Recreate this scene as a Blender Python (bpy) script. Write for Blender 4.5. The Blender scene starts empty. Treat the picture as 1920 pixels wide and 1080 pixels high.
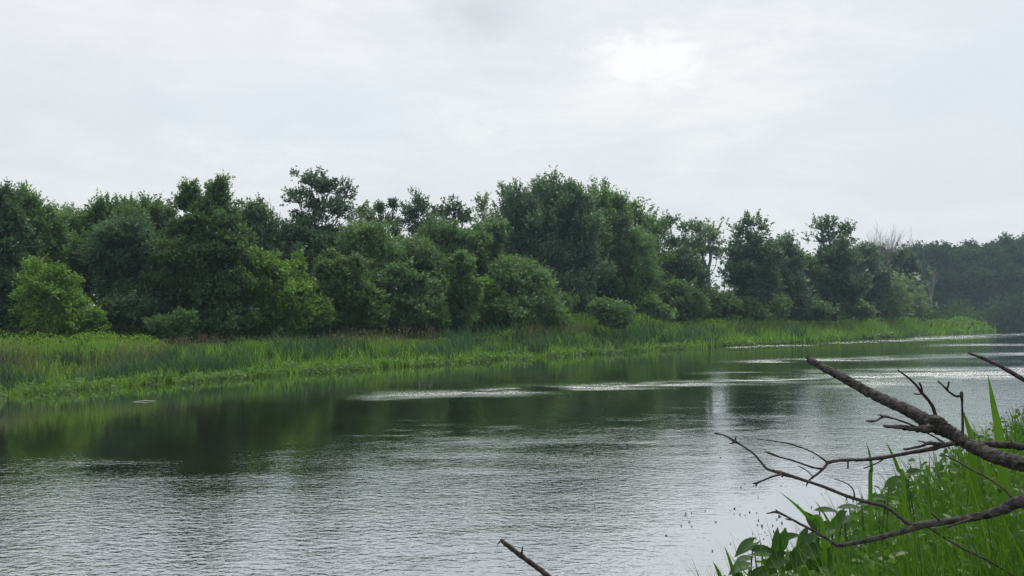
import bpy, math, random
import numpy as np

# ------------------------------------------------------------------ camera, light, world
C = bpy.context.scene.collection
F = 1507.0                      # focal length in pixels of the 1920 px wide photograph
CAM_H = 2.6
PITCH = math.atan(57.0 / F)
cam_d = bpy.data.cameras.new('camera')
cam = bpy.data.objects.new('camera', cam_d)
C.objects.link(cam)
cam_d.sensor_width = 36.0
cam_d.lens = 36.0 * F / 1920.0
cam_d.clip_start = 0.05
cam_d.clip_end = 3000.0
cam.location = (0, 0, CAM_H)
cam.rotation_euler = (math.pi / 2 + PITCH, 0, 0)
bpy.context.scene.camera = cam

SUN_EL = math.radians(63)
SUN_AZ = math.radians(28)       # to the right of straight ahead (+Y)
sun_d = bpy.data.lights.new('sun', 'SUN')
sun_d.energy = 2.8
sun_d.angle = math.radians(38)
sun_d.color = (1.0, 0.95, 0.86)
sun = bpy.data.objects.new('sun', sun_d)
C.objects.link(sun)
sun.location = (20, 60, 80)
sun.rotation_euler = (-(math.pi / 2 - SUN_EL), 0, -SUN_AZ)

sc = bpy.context.scene
sc.view_settings.view_transform = 'Standard'
sc.view_settings.look = 'None'
sc.view_settings.exposure = 0.0
sc.view_settings.gamma = 1.0
sc.cycles.use_denoising = True
sc.cycles.denoising_prefilter = 'NONE'
sc.cycles.max_bounces = 6
sc.cycles.diffuse_bounces = 3
sc.cycles.glossy_bounces = 3
sc.cycles.transmission_bounces = 4
sc.cycles.volume_bounces = 0
sc.cycles.caustics_reflective = False
sc.cycles.caustics_refractive = False

world = bpy.data.worlds.new('World')
sc.world = world
world.use_nodes = True
wn, wl = world.node_tree.nodes, world.node_tree.links
bg = wn['Background']
bg.inputs['Strength'].default_value = 0.108


def nd(nodes, typ, **kw):
    n = nodes.new(typ)
    for k, v in kw.items():
        setattr(n, k, v)
    return n


def pdir(px, py):
    """unit direction of a pixel of the photograph"""
    u, v = (px - 960.0) / F, (540.0 - py) / F
    d = np.array([u, math.cos(PITCH) - v * math.sin(PITCH), math.sin(PITCH) + v * math.cos(PITCH)])
    return d / np.linalg.norm(d)


def build_world():
    sky = nd(wn, 'ShaderNodeTexSky', sky_type='NISHITA', sun_disc=False)
    sky.sun_elevation = SUN_EL
    sky.sun_rotation = SUN_AZ
    sky.air_density = 1.5
    sky.dust_density = 3.0
    tc = nd(wn, 'ShaderNodeTexCoord')

    def noise(scale, vec, detail=5, rough=0.55, dist=0.4):
        mp = nd(wn, 'ShaderNodeMapping')
        mp.inputs['Scale'].default_value = vec
        mp.inputs['Rotation'].default_value = (0, 0.09, 0)
        wl.new(tc.outputs['Generated'], mp.inputs['Vector'])
        n = nd(wn, 'ShaderNodeTexNoise')
        n.inputs['Scale'].default_value = scale
        n.inputs['Detail'].default_value = detail
        n.inputs['Roughness'].default_value = rough
        n.inputs['Distortion'].default_value = dist
        wl.new(mp.outputs['Vector'], n.inputs['Vector'])
        return n.outputs['Fac']

    def ramp(fac, a, b, ca=(0, 0, 0, 1), cb=(1, 1, 1, 1)):
        r = nd(wn, 'ShaderNodeValToRGB')
        r.color_ramp.interpolation = 'EASE'
        r.color_ramp.elements[0].position, r.color_ramp.elements[0].color = a, ca
        r.color_ramp.elements[1].position, r.color_ramp.elements[1].color = b, cb
        wl.new(fac, r.inputs['Fac'])
        return r.outputs['Color']

    def math_(op, a, b=None):
        m = nd(wn, 'ShaderNodeMath', operation=op)
        for i, x in enumerate((a, b)):
            if x is None:
                continue
            if isinstance(x, (int, float)):
                m.inputs[i].default_value = x
            else:
                wl.new(x, m.inputs[i])
        return m.outputs[0]

    def mix(fac, a, b):
        m = nd(wn, 'ShaderNodeMix', data_type='RGBA')
        for s, x in ((0, fac), (6, a), (7, b)):
            if isinstance(x, (int, float)):
                m.inputs[s].default_value = x
            elif isinstance(x, tuple):
                m.inputs[s].default_value = x
            else:
                wl.new(x, m.inputs[s])
        return m.outputs[2]

    def blob(px, py, sx, sy, namp=0.6):
        """soft cloud around one direction of the sky, sized in radians"""
        d = pdir(px, py)
        sub = nd(wn, 'ShaderNodeVectorMath', operation='SUBTRACT')
        wl.new(tc.outputs['Generated'], sub.inputs[0])
        sub.inputs[1].default_value = tuple(d)
        sca = nd(wn, 'ShaderNodeVectorMath', operation='MULTIPLY')
        wl.new(sub.outputs[0], sca.inputs[0])
        sca.inputs[1].default_value = (1 / sx, 1 / sx, 1 / sy)
        le = nd(wn, 'ShaderNodeVectorMath', operation='LENGTH')
        wl.new(sca.outputs[0], le.inputs[0])
        n = noise(15.0, (1, 1, 1.8), 8, 0.65, 0.5)
        e = math_('ADD', le.outputs['Value'], math_('MULTIPLY', math_('SUBTRACT', n, 0.5), namp * 2))
        return ramp(e, 0.0, 1.15, (1, 1, 1, 1), (0, 0, 0, 1))

    white = (8.75, 8.85, 8.9, 1)
    blue = (6.9, 7.7, 8.35, 1)
    grey = (7.3, 7.6, 8.1, 1)
    big = ramp(noise(2.2, (1, 1, 3.2), 5), 0.42, 0.62)
    fine = ramp(noise(7.5, (1, 1, 3.6), 9, 0.66, 0.8), 0.38, 0.68)
    col = mix(big, (7.55, 7.85, 8.2, 1), white)
    col = mix(math_('MULTIPLY', fine, 0.58), col, grey)
    col = mix(math_('MULTIPLY', blob(620, 215, 0.30, 0.085), 0.85), col, blue)
    col = mix(math_('MULTIPLY', blob(1850, 140, 0.17, 0.08), 0.75), col, blue)
    col = mix(math_('MULTIPLY', blob(300, 60, 0.40, 0.09), 0.5), col, (8.7, 8.7, 8.9, 1))
    col = mix(math_('MULTIPLY', blob(900, 22, 0.09, 0.045), 0.75), col, (6.2, 6.5, 6.9, 1))
    col = mix(math_('MULTIPLY', blob(1160, 175, 0.14, 0.06, 0.5), 0.55), col, (9.0, 9.1, 9.1, 1))
    col = mix(math_('MULTIPLY', blob(1215, 112, 0.105, 0.048, 1.15), 0.85), col, (10.1, 10.05, 9.9, 1))
    # lower towards the horizon the cloud sheet is greyer
    sep = nd(wn, 'ShaderNodeSeparateXYZ')
    wl.new(tc.outputs['Generated'], sep.inputs[0])
    low = ramp(sep.outputs['Z'], 0.02, 0.30, (1, 1, 1, 1), (0, 0, 0, 1))
    col = mix(math_('MULTIPLY', low, 0.5), col, (7.3, 7.7, 8.05, 1))
    # thin blue sky through the sheet
    col = mix(0.93, sky.outputs['Color'], col)
    wl.new(col, bg.inputs['Color'])


build_world()

# ------------------------------------------------------------------ helpers
rs = np.random.default_rng(7)


def P(px, py, Y):
    d = pdir(px, py)
    t = Y / d[1]
    return np.array([d[0] * t, Y, CAM_H + d[2] * t])


def PX(X, Y):
    return 960.0 + F * X / np.maximum(Y, 0.1)


def mesh_obj(name, verts, faces, mat, parent=None, smooth=False, loc=None):
    """verts (N,3); faces (M,k) int array or a list of such arrays with different k"""
    if not isinstance(faces, list):
        faces = [faces]
    me = bpy.data.meshes.new(name)
    v = np.asarray(verts, dtype=np.float32)
    if loc is not None:
        v = v - np.asarray(loc, dtype=np.float32)
    me.vertices.add(len(v))
    me.vertices.foreach_set('co', v.ravel())
    loops = np.concatenate([np.asarray(f, dtype=np.int32).ravel() for f in faces])
    starts, base = [], 0
    for f in faces:
        f = np.asarray(f)
        starts.append(base + np.arange(len(f), dtype=np.int32) * f.shape[1])
        base += f.size
    starts = np.concatenate(starts).astype(np.int32)
    me.loops.add(len(loops))
    me.loops.foreach_set('vertex_index', loops)
    me.polygons.add(len(starts))
    me.polygons.foreach_set('loop_start', starts)
    if smooth:
        me.polygons.foreach_set('use_smooth', np.ones(len(starts), dtype=bool))
    me.update(calc_edges=True)
    if mat is not None:
        me.materials.append(mat)
    o = bpy.data.objects.new(name, me)
    C.objects.link(o)
    if parent is not None:
        o.parent = parent
    elif loc is not None:
        o.location = tuple(float(c) for c in loc)
    return o


def thing(name, label, cat, loc, group=None):
    o = bpy.data.objects.new(name, None)
    C.objects.link(o)
    o.location = tuple(float(c) for c in loc)
    o.empty_display_size = 0.3
    tag(o, label, cat, group)
    return o


def tag(o, label, cat, group=None, kind=None):
    o['label'] = label
    o['category'] = cat
    if group:
        o['group'] = group
    if kind:
        o['kind'] = kind
    return o


def norm(a):
    return a / np.maximum(np.linalg.norm(a, axis=-1, keepdims=True), 1e-9)


class Tubes:
    def __init__(self):
        self.v, self.f, self.n = [], [], 0

    def add(self, pts, radii, sides=6, knob=0.0):
        pts = np.asarray(pts, float)
        radii = np.asarray(radii, float)
        k = len(pts)
        tan = np.gradient(pts, axis=0)
        tan = norm(tan)
        ref = np.array([0.31, 0.22, 0.92])
        if abs(np.dot(tan[0], ref)) > 0.93:
            ref = np.array([0.9, 0.3, -0.2])
        a = norm(np.cross(tan, ref))
        b = np.cross(tan, a)
        ang = np.linspace(0, 2 * math.pi, sides, endpoint=False)
        rr = radii[:, None] * (1 + knob * rs.normal(0, 1, (k, sides)))
        ring = pts[:, None, :] + rr[..., None] * (np.cos(ang)[None, :, None] * a[:, None, :] + np.sin(ang)[None, :, None] * b[:, None, :])
        self.v.append(ring.reshape(-1, 3))
        i = np.arange(k - 1)[:, None] * sides
        j = np.arange(sides)[None, :]
        j2 = (j + 1) % sides
        q = np.stack([i + j, i + j2, i + sides + j2, i + sides + j], -1).reshape(-1, 4) + self.n
        self.f.append(q)
        self.n += k * sides
        # closing tips
        for end, row in ((pts[0], 0), (pts[-1], k - 1)):
            self.v.append(end[None, :])
            c = self.n
            self.n += 1
            base = c - (k * sides + (0 if row == 0 else 1))
            r0 = base + row * sides
            jj = np.arange(sides)
            t = np.stack([r0 + jj, r0 + (jj + 1) % sides, np.full(sides, c), np.full(sides, c)], -1)
            self.f.append(t)

    def build(self, name, mat, parent=None, loc=None, smooth=True):
        q = np.concatenate(self.f)
        tri = q[q[:, 2] == q[:, 3]][:, :3]
        quad = q[q[:, 2] != q[:, 3]]
        return mesh_obj(name, np.concatenate(self.v), [quad, tri], mat, parent, smooth, loc)


def smooth_path(pts, n=6):
    """Catmull-Rom through the points (columns may include radius)"""
    p = np.asarray(pts, float)
    if len(p) < 3:
        t = np.linspace(0, 1, n + 1)[:, None]
        return p[0] * (1 - t) + p[-1] * t
    q = np.vstack([2 * p[0] - p[1], p, 2 * p[-1] - p[-2]])
    out = []
    for i in range(1, len(q) - 2):
        t = np.linspace(0, 1, n, endpoint=False)[:, None]
        a, b, c, d = q[i - 1], q[i], q[i + 1], q[i + 2]
        out.append(0.5 * (2 * b + (c - a) * t + (2 * a - 5 * b + 4 * c - d) * t ** 2 + (3 * b - a - 3 * c + d) * t ** 3))
    out.append(p[-1:])
    return np.vstack(out)


# ------------------------------------------------------------------ materials
def new_mat(name):
    m = bpy.data.materials.new(name)
    m.use_nodes = True
    nt = m.node_tree
    return m, nt.nodes, nt.links, nt.nodes['Principled BSDF'], nt.nodes['Material Output']


def foliage(name, c1, c2, glow, trans=0.38, nscale=0.5, rough=0.5, spec=0.35):
    m, n, l, p, out = new_mat(name)
    geo = nd(n, 'ShaderNodeNewGeometry')
    noi = nd(n, 'ShaderNodeTexNoise')
    noi.inputs['Scale'].default_value = nscale
    noi.inputs['Detail'].default_value = 3
    l.new(geo.outputs['Position'], noi.inputs['Vector'])
    add = nd(n, 'ShaderNodeMath', operation='MULTIPLY_ADD')
    l.new(geo.outputs['Random Per Island'], add.inputs[0])
    add.inputs[1].default_value = 0.55
    l.new(noi.outputs['Fac'], add.inputs[2])
    rp = nd(n, 'ShaderNodeMapRange')
    rp.inputs['From Min'].default_value = 0.42
    rp.inputs['From Max'].default_value = 1.05
    l.new(add.outputs[0], rp.inputs['Value'])
    mx = nd(n, 'ShaderNodeMix', data_type='RGBA')
    l.new(rp.outputs[0], mx.inputs[0])
    mx.inputs[6].default_value = (*c1, 1)
    mx.inputs[7].default_value = (*c2, 1)
    oi = nd(n, 'ShaderNodeObjectInfo')
    hs = nd(n, 'ShaderNodeHueSaturation')
    mr = nd(n, 'ShaderNodeMapRange')
    mr.inputs['To Min'].default_value = 0.84
    mr.inputs['To Max'].default_value = 1.16
    l.new(oi.outputs['Random'], mr.inputs['Value'])
    l.new(mr.outputs[0], hs.inputs['Value'])
    l.new(mx.outputs[2], hs.inputs['Color'])
    l.new(hs.outputs[0], p.inputs['Base Color'])
    p.inputs['Roughness'].default_value = rough
    p.inputs['Specular IOR Level'].default_value = spec
    tr = nd(n, 'ShaderNodeBsdfTranslucent')
    mg = nd(n, 'ShaderNodeMix', data_type='RGBA', blend_type='MULTIPLY')
    mg.inputs[0].default_value = 1.0
    l.new(hs.outputs[0], mg.inputs[6])
    mg.inputs[7].default_value = (*glow, 1)
    l.new(mg.outputs[2], tr.inputs['Color'])
    ms = nd(n, 'ShaderNodeMixShader')
    ms.inputs[0].default_value = trans
    l.new(p.outputs[0], ms.inputs[1])
    l.new(tr.outputs[0], ms.inputs[2])
    l.new(ms.outputs[0], out.inputs['Surface'])
    return m


def bark(name, c1, c2, scale=30.0, stretch=(1, 1, 0.2), bump=0.3, dist=0.01):
    m, n, l, p, out = new_mat(name)
    tc = nd(n, 'ShaderNodeTexCoord')
    mp = nd(n, 'ShaderNodeMapping')
    mp.inputs['Scale'].default_value = stretch
    l.new(tc.outputs['Object'], mp.inputs['Vector'])
    noi = nd(n, 'ShaderNodeTexNoise')
    noi.inputs['Scale'].default_value = scale
    noi.inputs['Detail'].default_value = 6
    noi.inputs['Roughness'].default_value = 0.65
    l.new(mp.outputs[0], noi.inputs['Vector'])
    r = nd(n, 'ShaderNodeValToRGB')
    r.color_ramp.elements[0].position, r.color_ramp.elements[0].color = 0.35, (*c1, 1)
    r.color_ramp.elements[1].position, r.color_ramp.elements[1].color = 0.68, (*c2, 1)
    l.new(noi.outputs['Fac'], r.inputs['Fac'])
    l.new(r.outputs[0], p.inputs['Base Color'])
    p.inputs['Roughness'].default_value = 0.85
    p.inputs['Specular IOR Level'].default_value = 0.25
    b = nd(n, 'ShaderNodeBump')
    b.inputs['Strength'].default_value = bump
    b.inputs['Distance'].default_value = dist
    l.new(noi.outputs['Fac'], b.inputs['Height'])
    l.new(b.outputs[0], p.inputs['Normal'])
    return m


GLOW = (1.45, 1.75, 0.65)
M = {
    'mid': foliage('leaf_mid_green', (0.054, 0.110, 0.053), (0.135, 0.218, 0.086), GLOW, 0.42, 0.5, 0.42, 0.5),
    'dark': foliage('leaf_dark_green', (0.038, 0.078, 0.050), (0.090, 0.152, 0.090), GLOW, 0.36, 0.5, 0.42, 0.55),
    'bright': foliage('leaf_bright_green', (0.075, 0.155, 0.034), (0.190, 0.290, 0.064), GLOW, 0.43, 0.5, 0.45, 0.45),
    'blue': foliage('leaf_blue_green', (0.050, 0.098, 0.070), (0.115, 0.180, 0.122), GLOW, 0.36, 0.5, 0.42, 0.55),
    'soft': foliage('leaf_matt_green', (0.050, 0.105, 0.040), (0.120, 0.195, 0.070), GLOW, 0.40, 0.5, 0.7, 0.1),
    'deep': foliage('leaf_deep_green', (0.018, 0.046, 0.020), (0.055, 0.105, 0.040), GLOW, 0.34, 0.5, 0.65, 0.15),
    'pale': foliage('leaf_pale_green', (0.095, 0.140, 0.085), (0.180, 0.240, 0.145), GLOW, 0.40, 0.5, 0.42, 0.5),
    'olive': foliage('leaf_olive_green', (0.054, 0.112, 0.042), (0.140, 0.220, 0.074), GLOW, 0.42, 0.5, 0.45, 0.45),
    'reed': foliage('reed_green', (0.075, 0.155, 0.026), (0.205, 0.325, 0.062), GLOW, 0.45, 0.35),
    'cattail': foliage('cattail_blue_green', (0.024, 0.072, 0.034), (0.085, 0.165, 0.085), GLOW, 0.32, 0.4),
    'seed': foliage('seed_head_brown', (0.120, 0.105, 0.060), (0.200, 0.160, 0.110), (1.2, 1.1, 0.9), 0.3),
    'weed': foliage('tall_weed_lime', (0.120, 0.215, 0.040), (0.210, 0.320, 0.065), GLOW, 0.45, 0.4, 0.6, 0.2),
    'pad': foliage('water_plant_green', (0.070, 0.150, 0.040), (0.170, 0.270, 0.090), GLOW, 0.35, 0.6, 0.55, 0.25),
    'grass': foliage('bank_grass_green', (0.024, 0.072, 0.010), (0.095, 0.180, 0.024), GLOW, 0.42, 2.5, 0.45, 0.25),
    'herb': foliage('bank_herb_green', (0.028, 0.070, 0.016), (0.085, 0.160, 0.032), GLOW, 0.38, 3.0, 0.4),
    'arum': foliage('arum_leaf_green', (0.026, 0.066, 0.022), (0.060, 0.125, 0.038), GLOW, 0.36, 8.0, 0.5, 0.2),
    'dry': foliage('dry_stalk', (0.130, 0.100, 0.045), (0.210, 0.160, 0.070), (1.2, 1.1, 0.8), 0.3, 3.0),
    'speck': foliage('floating_weed', (0.020, 0.024, 0.012), (0.050, 0.055, 0.025), (1, 1, 1), 0.1, 3.0),
    'bark': bark('bark_grey_brown', (0.045, 0.040, 0.033), (0.120, 0.110, 0.095), 6.0),
    'palebark': bark('bark_pale', (0.13, 0.125, 0.11), (0.26, 0.25, 0.23), 5.0),
    'dead': bark('dead_wood', (0.012, 0.011, 0.010), (0.150, 0.142, 0.134), 75.0, (0.35, 1, 1), 1.0, 0.02),
    'twigdark': bark('dead_twig', (0.014, 0.012, 0.011), (0.085, 0.076, 0.070), 90.0, (1, 1, 1), 0.5, 0.003),
    'driftwood': bark('driftwood_pale', (0.55, 0.54, 0.50), (0.7, 0.68, 0.63), 20.0),
}

# ------------------------------------------------------------------ river plan
WLP = [(-420, 820), (-200, 772), (0, 742), (200, 727), (400, 711), (600, 697), (700, 690), (800, 684), (900, 677), (1000, 670.5),
       (1100, 664.5), (1200, 658.5), (1300, 652.5), (1400, 647), (1500, 641.5), (1600, 636), (1700, 630), (1780, 625.5), (1850, 621)]
FAR = [P(px, py, CAM_H * F / (py - 597.0))[:2] for px, py in WLP]
FAR = np.array(FAR)
FAR_X = np.array([w[0] for w in WLP], float)


def WL(px):
    return np.interp(px, FAR_X, FAR[:, 1])


far_line = np.vstack([[[-78, -60], [-40, -22], [-24, 2], [-17.6, 12]], FAR, [[99, 172], [94, 186], [60, 208], [-100, 292], [-160, 330]]])
near_line = np.array([(-50, -60), (-16, -14), (-4, 1.6), (0, 4.6), (2.0, 6.6), (3.6, 8.6), (6.5, 11.5), (10, 15.5), (15, 21), (24, 32),
                      (50, 60), (95, 112), (150, 165), (178, 192), (168, 210), (140, 219), (110, 227), (60, 247), (-100, 340), (-160, 380)], float)
far_line = smooth_path(far_line, 10)
far_line = far_line + np.stack([np.convolve(rs.normal(0, 0.55, len(far_line)), np.ones(2) / 2, 'same') for _ in (0, 1)], -1)
near_line = smooth_path(near_line, 4)
RIVER = np.vstack([near_line, far_line[::-1]])


def seg_dist(x, y, line):
    x, y = np.asarray(x, float).ravel(), np.asarray(y, float).ravel()
    best = np.full(len(x), 1e9)
    for a, b in zip(line[:-1], line[1:]):
        d = b - a
        t = np.clip(((x - a[0]) * d[0] + (y - a[1]) * d[1]) / max(d @ d, 1e-9), 0, 1)
        best = np.minimum(best, np.hypot(x - a[0] - t * d[0], y - a[1] - t * d[1]))
    return best


def in_river(x, y):
    x, y = np.asarray(x, float).ravel(), np.asarray(y, float).ravel()
    c = np.zeros(len(x), bool)
    q = np.vstack([RIVER, RIVER[:1]])
    for a, b in zip(q[:-1], q[1:]):
        if a[1] == b[1]:
            continue
        cond = ((a[1] > y) != (b[1] > y)) & (x < (b[0] - a[0]) * (y - a[1]) / (b[1] - a[1]) + a[0])
        c ^= cond
    return c


def sstep(a, b, x):
    t = np.clip((x - a) / (b - a), 0, 1)
    return t * t * (3 - 2 * t)


def lumps(x, y):
    return (np.sin(x * 0.9 + 1.3 * np.sin(y * 0.5)) * np.sin(y * 0.8 + 0.7) + 0.6 * np.sin(x * 2.3 + y * 1.7)) * 0.5


def ground_z(x, y):
    x, y = np.atleast_1d(np.asarray(x, float)), np.atleast_1d(np.asarray(y, float))
    df, dn = seg_dist(x, y, far_line), seg_dist(x, y, near_line)
    d = np.minimum(df, dn)
    riv = in_river(x, y)
    near = dn < df
    zf = 0.40 * sstep(0, 4, d) + 0.045 * np.minimum(d, 26) + 0.10 * lumps(x, y) * sstep(0, 3, d)
    zn = 1.0 * sstep(0, 3.2, d) + 0.02 * np.minimum(d, 40) + 0.05 * lumps(x * 2, y * 2) * sstep(0, 2, d)
    z = np.where(near, zn, zf) - 0.02
    return np.where(riv, -0.02 - 0.35 * np.minimum(d, 4), z)


def grid(xs, ys, zf, name, mat, smooth=True):
    gx, gy = np.meshgrid(xs, ys)
    z = zf(gx.ravel(), gy.ravel())
    v = np.stack([gx.ravel(), gy.ravel(), z], -1)
    nx, ny = len(xs), len(ys)
    i = np.arange(ny - 1)[:, None] * nx
    j = np.arange(nx - 1)[None, :]
    f = np.stack([i + j, i + j + 1, i + nx + j + 1, i + nx + j], -1).reshape(-1, 4)
    return mesh_obj(name, v, f, mat, None, smooth), v


def axis(*parts):
    a = [np.arange(lo, hi, st) for lo, hi, st in parts]
    return np.unique(np.round(np.concatenate(a + [np.array([parts[-1][1]])]), 4))


# ground
mg, n, l, p, out = new_mat('soil_and_moss')
geo = nd(n, 'ShaderNodeNewGeometry')
no = nd(n, 'ShaderNodeTexNoise')
no.inputs['Scale'].default_value = 1.5
no.inputs['Detail'].default_value = 8
l.new(geo.outputs['Position'], no.inputs['Vector'])
r = nd(n, 'ShaderNodeValToRGB')
r.color_ramp.elements[0].position, r.color_ramp.elements[0].color = 0.35, (0.020, 0.022, 0.010, 1)
r.color_ramp.elements[1].position, r.color_ramp.elements[1].color = 0.7, (0.040, 0.060, 0.018, 1)
l.new(no.outputs['Fac'], r.inputs['Fac'])
l.new(r.outputs[0], p.inputs['Base Color'])
p.inputs['Roughness'].default_value = 0.95
g_obj, _ = grid(axis((-300, -90, 15), (-90, -40, 2.5), (-40, 20, 0.6), (20, 120, 1.2), (120, 220, 3), (220, 400, 15)),
                axis((-60, -20, 5), (-20, 0, 1), (0, 70, 0.6), (70, 260, 1.3), (260, 460, 12)), ground_z, 'ground', mg)
g_obj['kind'] = 'structure'

# water
WIND = 0.0105


def noise2(x, y, seed, sx, sy):
    """cheap smooth value noise"""
    r_ = np.random.default_rng(seed)
    tab = r_.random((64, 64))
    u, v = x / sx, y / sy
    i, j = np.floor(u).astype(int), np.floor(v).astype(int)
    fu, fv = u - i, v - j
    fu, fv = fu * fu * (3 - 2 * fu), fv * fv * (3 - 2 * fv)
    t = lambda a, b: tab[a % 64, b % 64]
    return (t(i, j) * (1 - fu) + t(i + 1, j) * fu) * (1 - fv) + (t(i, j + 1) * (1 - fu) + t(i + 1, j + 1) * fu) * fv


def ripple(x, y):
    """strength of the wind ripple over the river: calm lee under the far bank, gust lanes, calm pool by the near bank"""
    yy = np.maximum(y, 1.0)
    px, py = PX(x, yy), 597 + F * CAM_H / yy
    df = seg_dist(x, y, far_line)
    s = 0.07 + 0.10 * sstep(3, 12, df)
    s = s * (0.4 + 1.2 * noise2(x, y, 3, 7.0, 2.2))
    edge = py + 90 * (noise2(x, y, 5, 2.2, 0.7) - 0.5) + 60 * (noise2(x, y, 6, 0.6, 0.25) - 0.5)
    open_ = sstep(800, 975, edge + 70 * sstep(500, 1000, px)) + 0.22 * sstep(900, 1450, px) * sstep(740, 850, py)
    s += 0.85 * np.clip(open_, 0, 1) * (0.35 + 1.2 * noise2(x, y, 41, 5.0, 1.6))
    # glints between the calm and the open water
    gl_ = sstep(0.62, 0.80, noise2(x, y, 33, 0.9, 0.45)) * sstep(500, 800, px) * sstep(760, 800, py)
    s += 0.5 * gl_
    # gust lane
    line = 744 - 30 * (px - 640) / 760.0
    lane = np.exp(-((py - line) / (3.0 + 6.0 * noise2(x, y, 9, 2.5, 1.2))) ** 2) * sstep(620, 760, px)
    s += 3.8 * lane * sstep(0.25, 0.75, noise2(x, y, 12, 0.8, 0.5) * 0.6 + 0.5 * noise2(x, y, 13, 4.0, 1.0)) * 1.5
    # streaky reach further upstream
    brk = 0.25 + 1.3 * noise2(x * 0.8 - y * 0.35, y, 21, 9.0, 3.5)
    brk2 = noise2(x, y, 22, 2.2, 1.0)
    for (xa, ya, xb, yb, wd, amp) in ((1270, 657, 1700, 637, 2.6, 7), (1660, 634, 1900, 627, 1.4, 8), (1330, 680, 1900, 664, 3.5, 4.0), (1500, 722, 1920, 700, 9, 4.0),
                                      (1700, 648, 1920, 646, 1.6, 6), (1250, 700, 1900, 690, 2.5, 1.8)):
        ln = ya + (yb - ya) * (px - xa) / (xb - xa)
        s += amp * np.exp(-((py - ln) / wd) ** 2) * sstep(xa, xa + 130, px) * brk * sstep(0.15, 0.85, brk2) * 1.4
    s += 0.22 * sstep(1180, 1450, px) * sstep(780, 700, py) * brk
    s += 1.1 * sstep(1420, 1700, px) * sstep(690, 740, py)
    # calm pool beside the near bank
    calm = np.exp(-(((px - 1530) / 290.0) ** 2 + ((py - 985) / 120.0) ** 2))
    s *= 1 - 0.9 * np.clip(calm * 1.3, 0, 1)
    return np.clip(s, 0.02, 7.0)


mw, n, l, p, out = new_mat('river_water')
n.remove(p)
geo = nd(n, 'ShaderNodeNewGeometry')
at = nd(n, 'ShaderNodeAttribute', attribute_name='ripple')


def wnoise(scale, vec, rot, detail, rough=0.5):
    mp = nd(n, 'ShaderNodeMapping')
    mp.inputs['Scale'].default_value = vec
    mp.inputs['Rotation'].default_value = (0, 0, rot)
    l.new(geo.outputs['Position'], mp.inputs['Vector'])
    t = nd(n, 'ShaderNodeTexNoise')
    t.inputs['Scale'].default_value = scale
    t.inputs['Detail'].default_value = detail
    t.inputs['Roughness'].default_value = rough
    t.inputs['Distortion'].default_value = 0.5
    l.new(mp.outputs[0], t.inputs['Vector'])
    return t.outputs['Fac']


a1 = wnoise(10.5, (0.5, 1.0, 1), 0.10, 2)
a2 = wnoise(24.0, (0.6, 1.0, 1), -0.25, 2)
a3 = wnoise(1.3, (0.5, 1.0, 1), 0.3, 2)
m1 = nd(n, 'ShaderNodeMath', operation='MULTIPLY_ADD')
l.new(a2, m1.inputs[0]); m1.inputs[1].default_value = 0.34; l.new(a1, m1.inputs[2])
m3 = nd(n, 'ShaderNodeMath', operation='MULTIPLY_ADD')
l.new(a3, m3.inputs[0]); m3.inputs[1].default_value = 0.8; l.new(m1.outputs[0], m3.inputs[2])
m2 = nd(n, 'ShaderNodeMath', operation='MULTIPLY')
l.new(m3.outputs[0], m2.inputs[0]); l.new(at.outputs['Fac'], m2.inputs[1])
bp = nd(n, 'ShaderNodeBump')
bp.inputs['Strength'].default_value = 1.0
bp.inputs['Distance'].default_value = WIND
l.new(m2.outputs[0], bp.inputs['Height'])
# dark tannin water under a reflecting surface
deep = nd(n, 'ShaderNodeBsdfDiffuse')
deep.inputs['Color'].default_value = (0.018, 0.022, 0.010, 1)
gl = nd(n, 'ShaderNodeBsdfGlossy')
gl.inputs['Roughness'].default_value = 0.03
gl.inputs['Color'].default_value = (0.95, 0.97, 1.0, 1)
fr = nd(n, 'ShaderNodeFresnel')
fr.inputs['IOR'].default_value = 1.33
l.new(bp.outputs[0], fr.inputs['Normal'])
l.new(bp.outputs[0], gl.inputs['Normal'])
pw = nd(n, 'ShaderNodeMath', operation='POWER')
l.new(fr.outputs[0], pw.inputs[0])
pw.inputs[1].default_value = 0.22
ms = nd(n, 'ShaderNodeMixShader')
l.new(pw.outputs[0], ms.inputs[0])
l.new(deep.outputs[0], ms.inputs[1])
l.new(gl.outputs[0], ms.inputs[2])
l.new(ms.outputs[0], out.inputs['Surface'])
w_obj, wv = grid(axis((-300, -60, 20), (-60, -30, 2), (-30, 40, 0.4), (40, 220, 1.5), (220, 400, 20)),
                 axis((-60, 3, 3), (3, 60, 0.3), (60, 240, 1.2), (240, 460, 20)), lambda x, y: np.zeros(len(x)), 'water', mw)
att = w_obj.data.attributes.new('ripple', 'FLOAT', 'POINT')
att.data.foreach_set('value', ripple(wv[:, 0], wv[:, 1]).astype(np.float32))
w_obj['kind'] = 'structure'


# ------------------------------------------------------------------ leaves
def sphere_dirs(n):
    return norm(rs.normal(0, 1, (n, 3)))


def leaf_tris(cen, axis_, L, W, up=0.9):
    """one pointed leaf (a triangle) per centre"""
    n = len(cen)
    nor = norm(rs.normal(0, 1, (n, 3)) + np.array([0, 0, up]))
    a = norm(axis_ - nor * np.sum(axis_ * nor, -1, keepdims=True))
    b = np.cross(nor, a)
    L = np.broadcast_to(L, (n,))[:, None]
    W = np.broadcast_to(W, (n,))[:, None]
    v = np.stack([cen - a * L * 0.4 + b * W * 0.5, cen - a * L * 0.4 - b * W * 0.5, cen + a * L * 0.6], 1)
    return v.reshape(-1, 3)


def tri_faces(nv):
    return np.arange(nv, dtype=np.int32).reshape(-1, 3)


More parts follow.
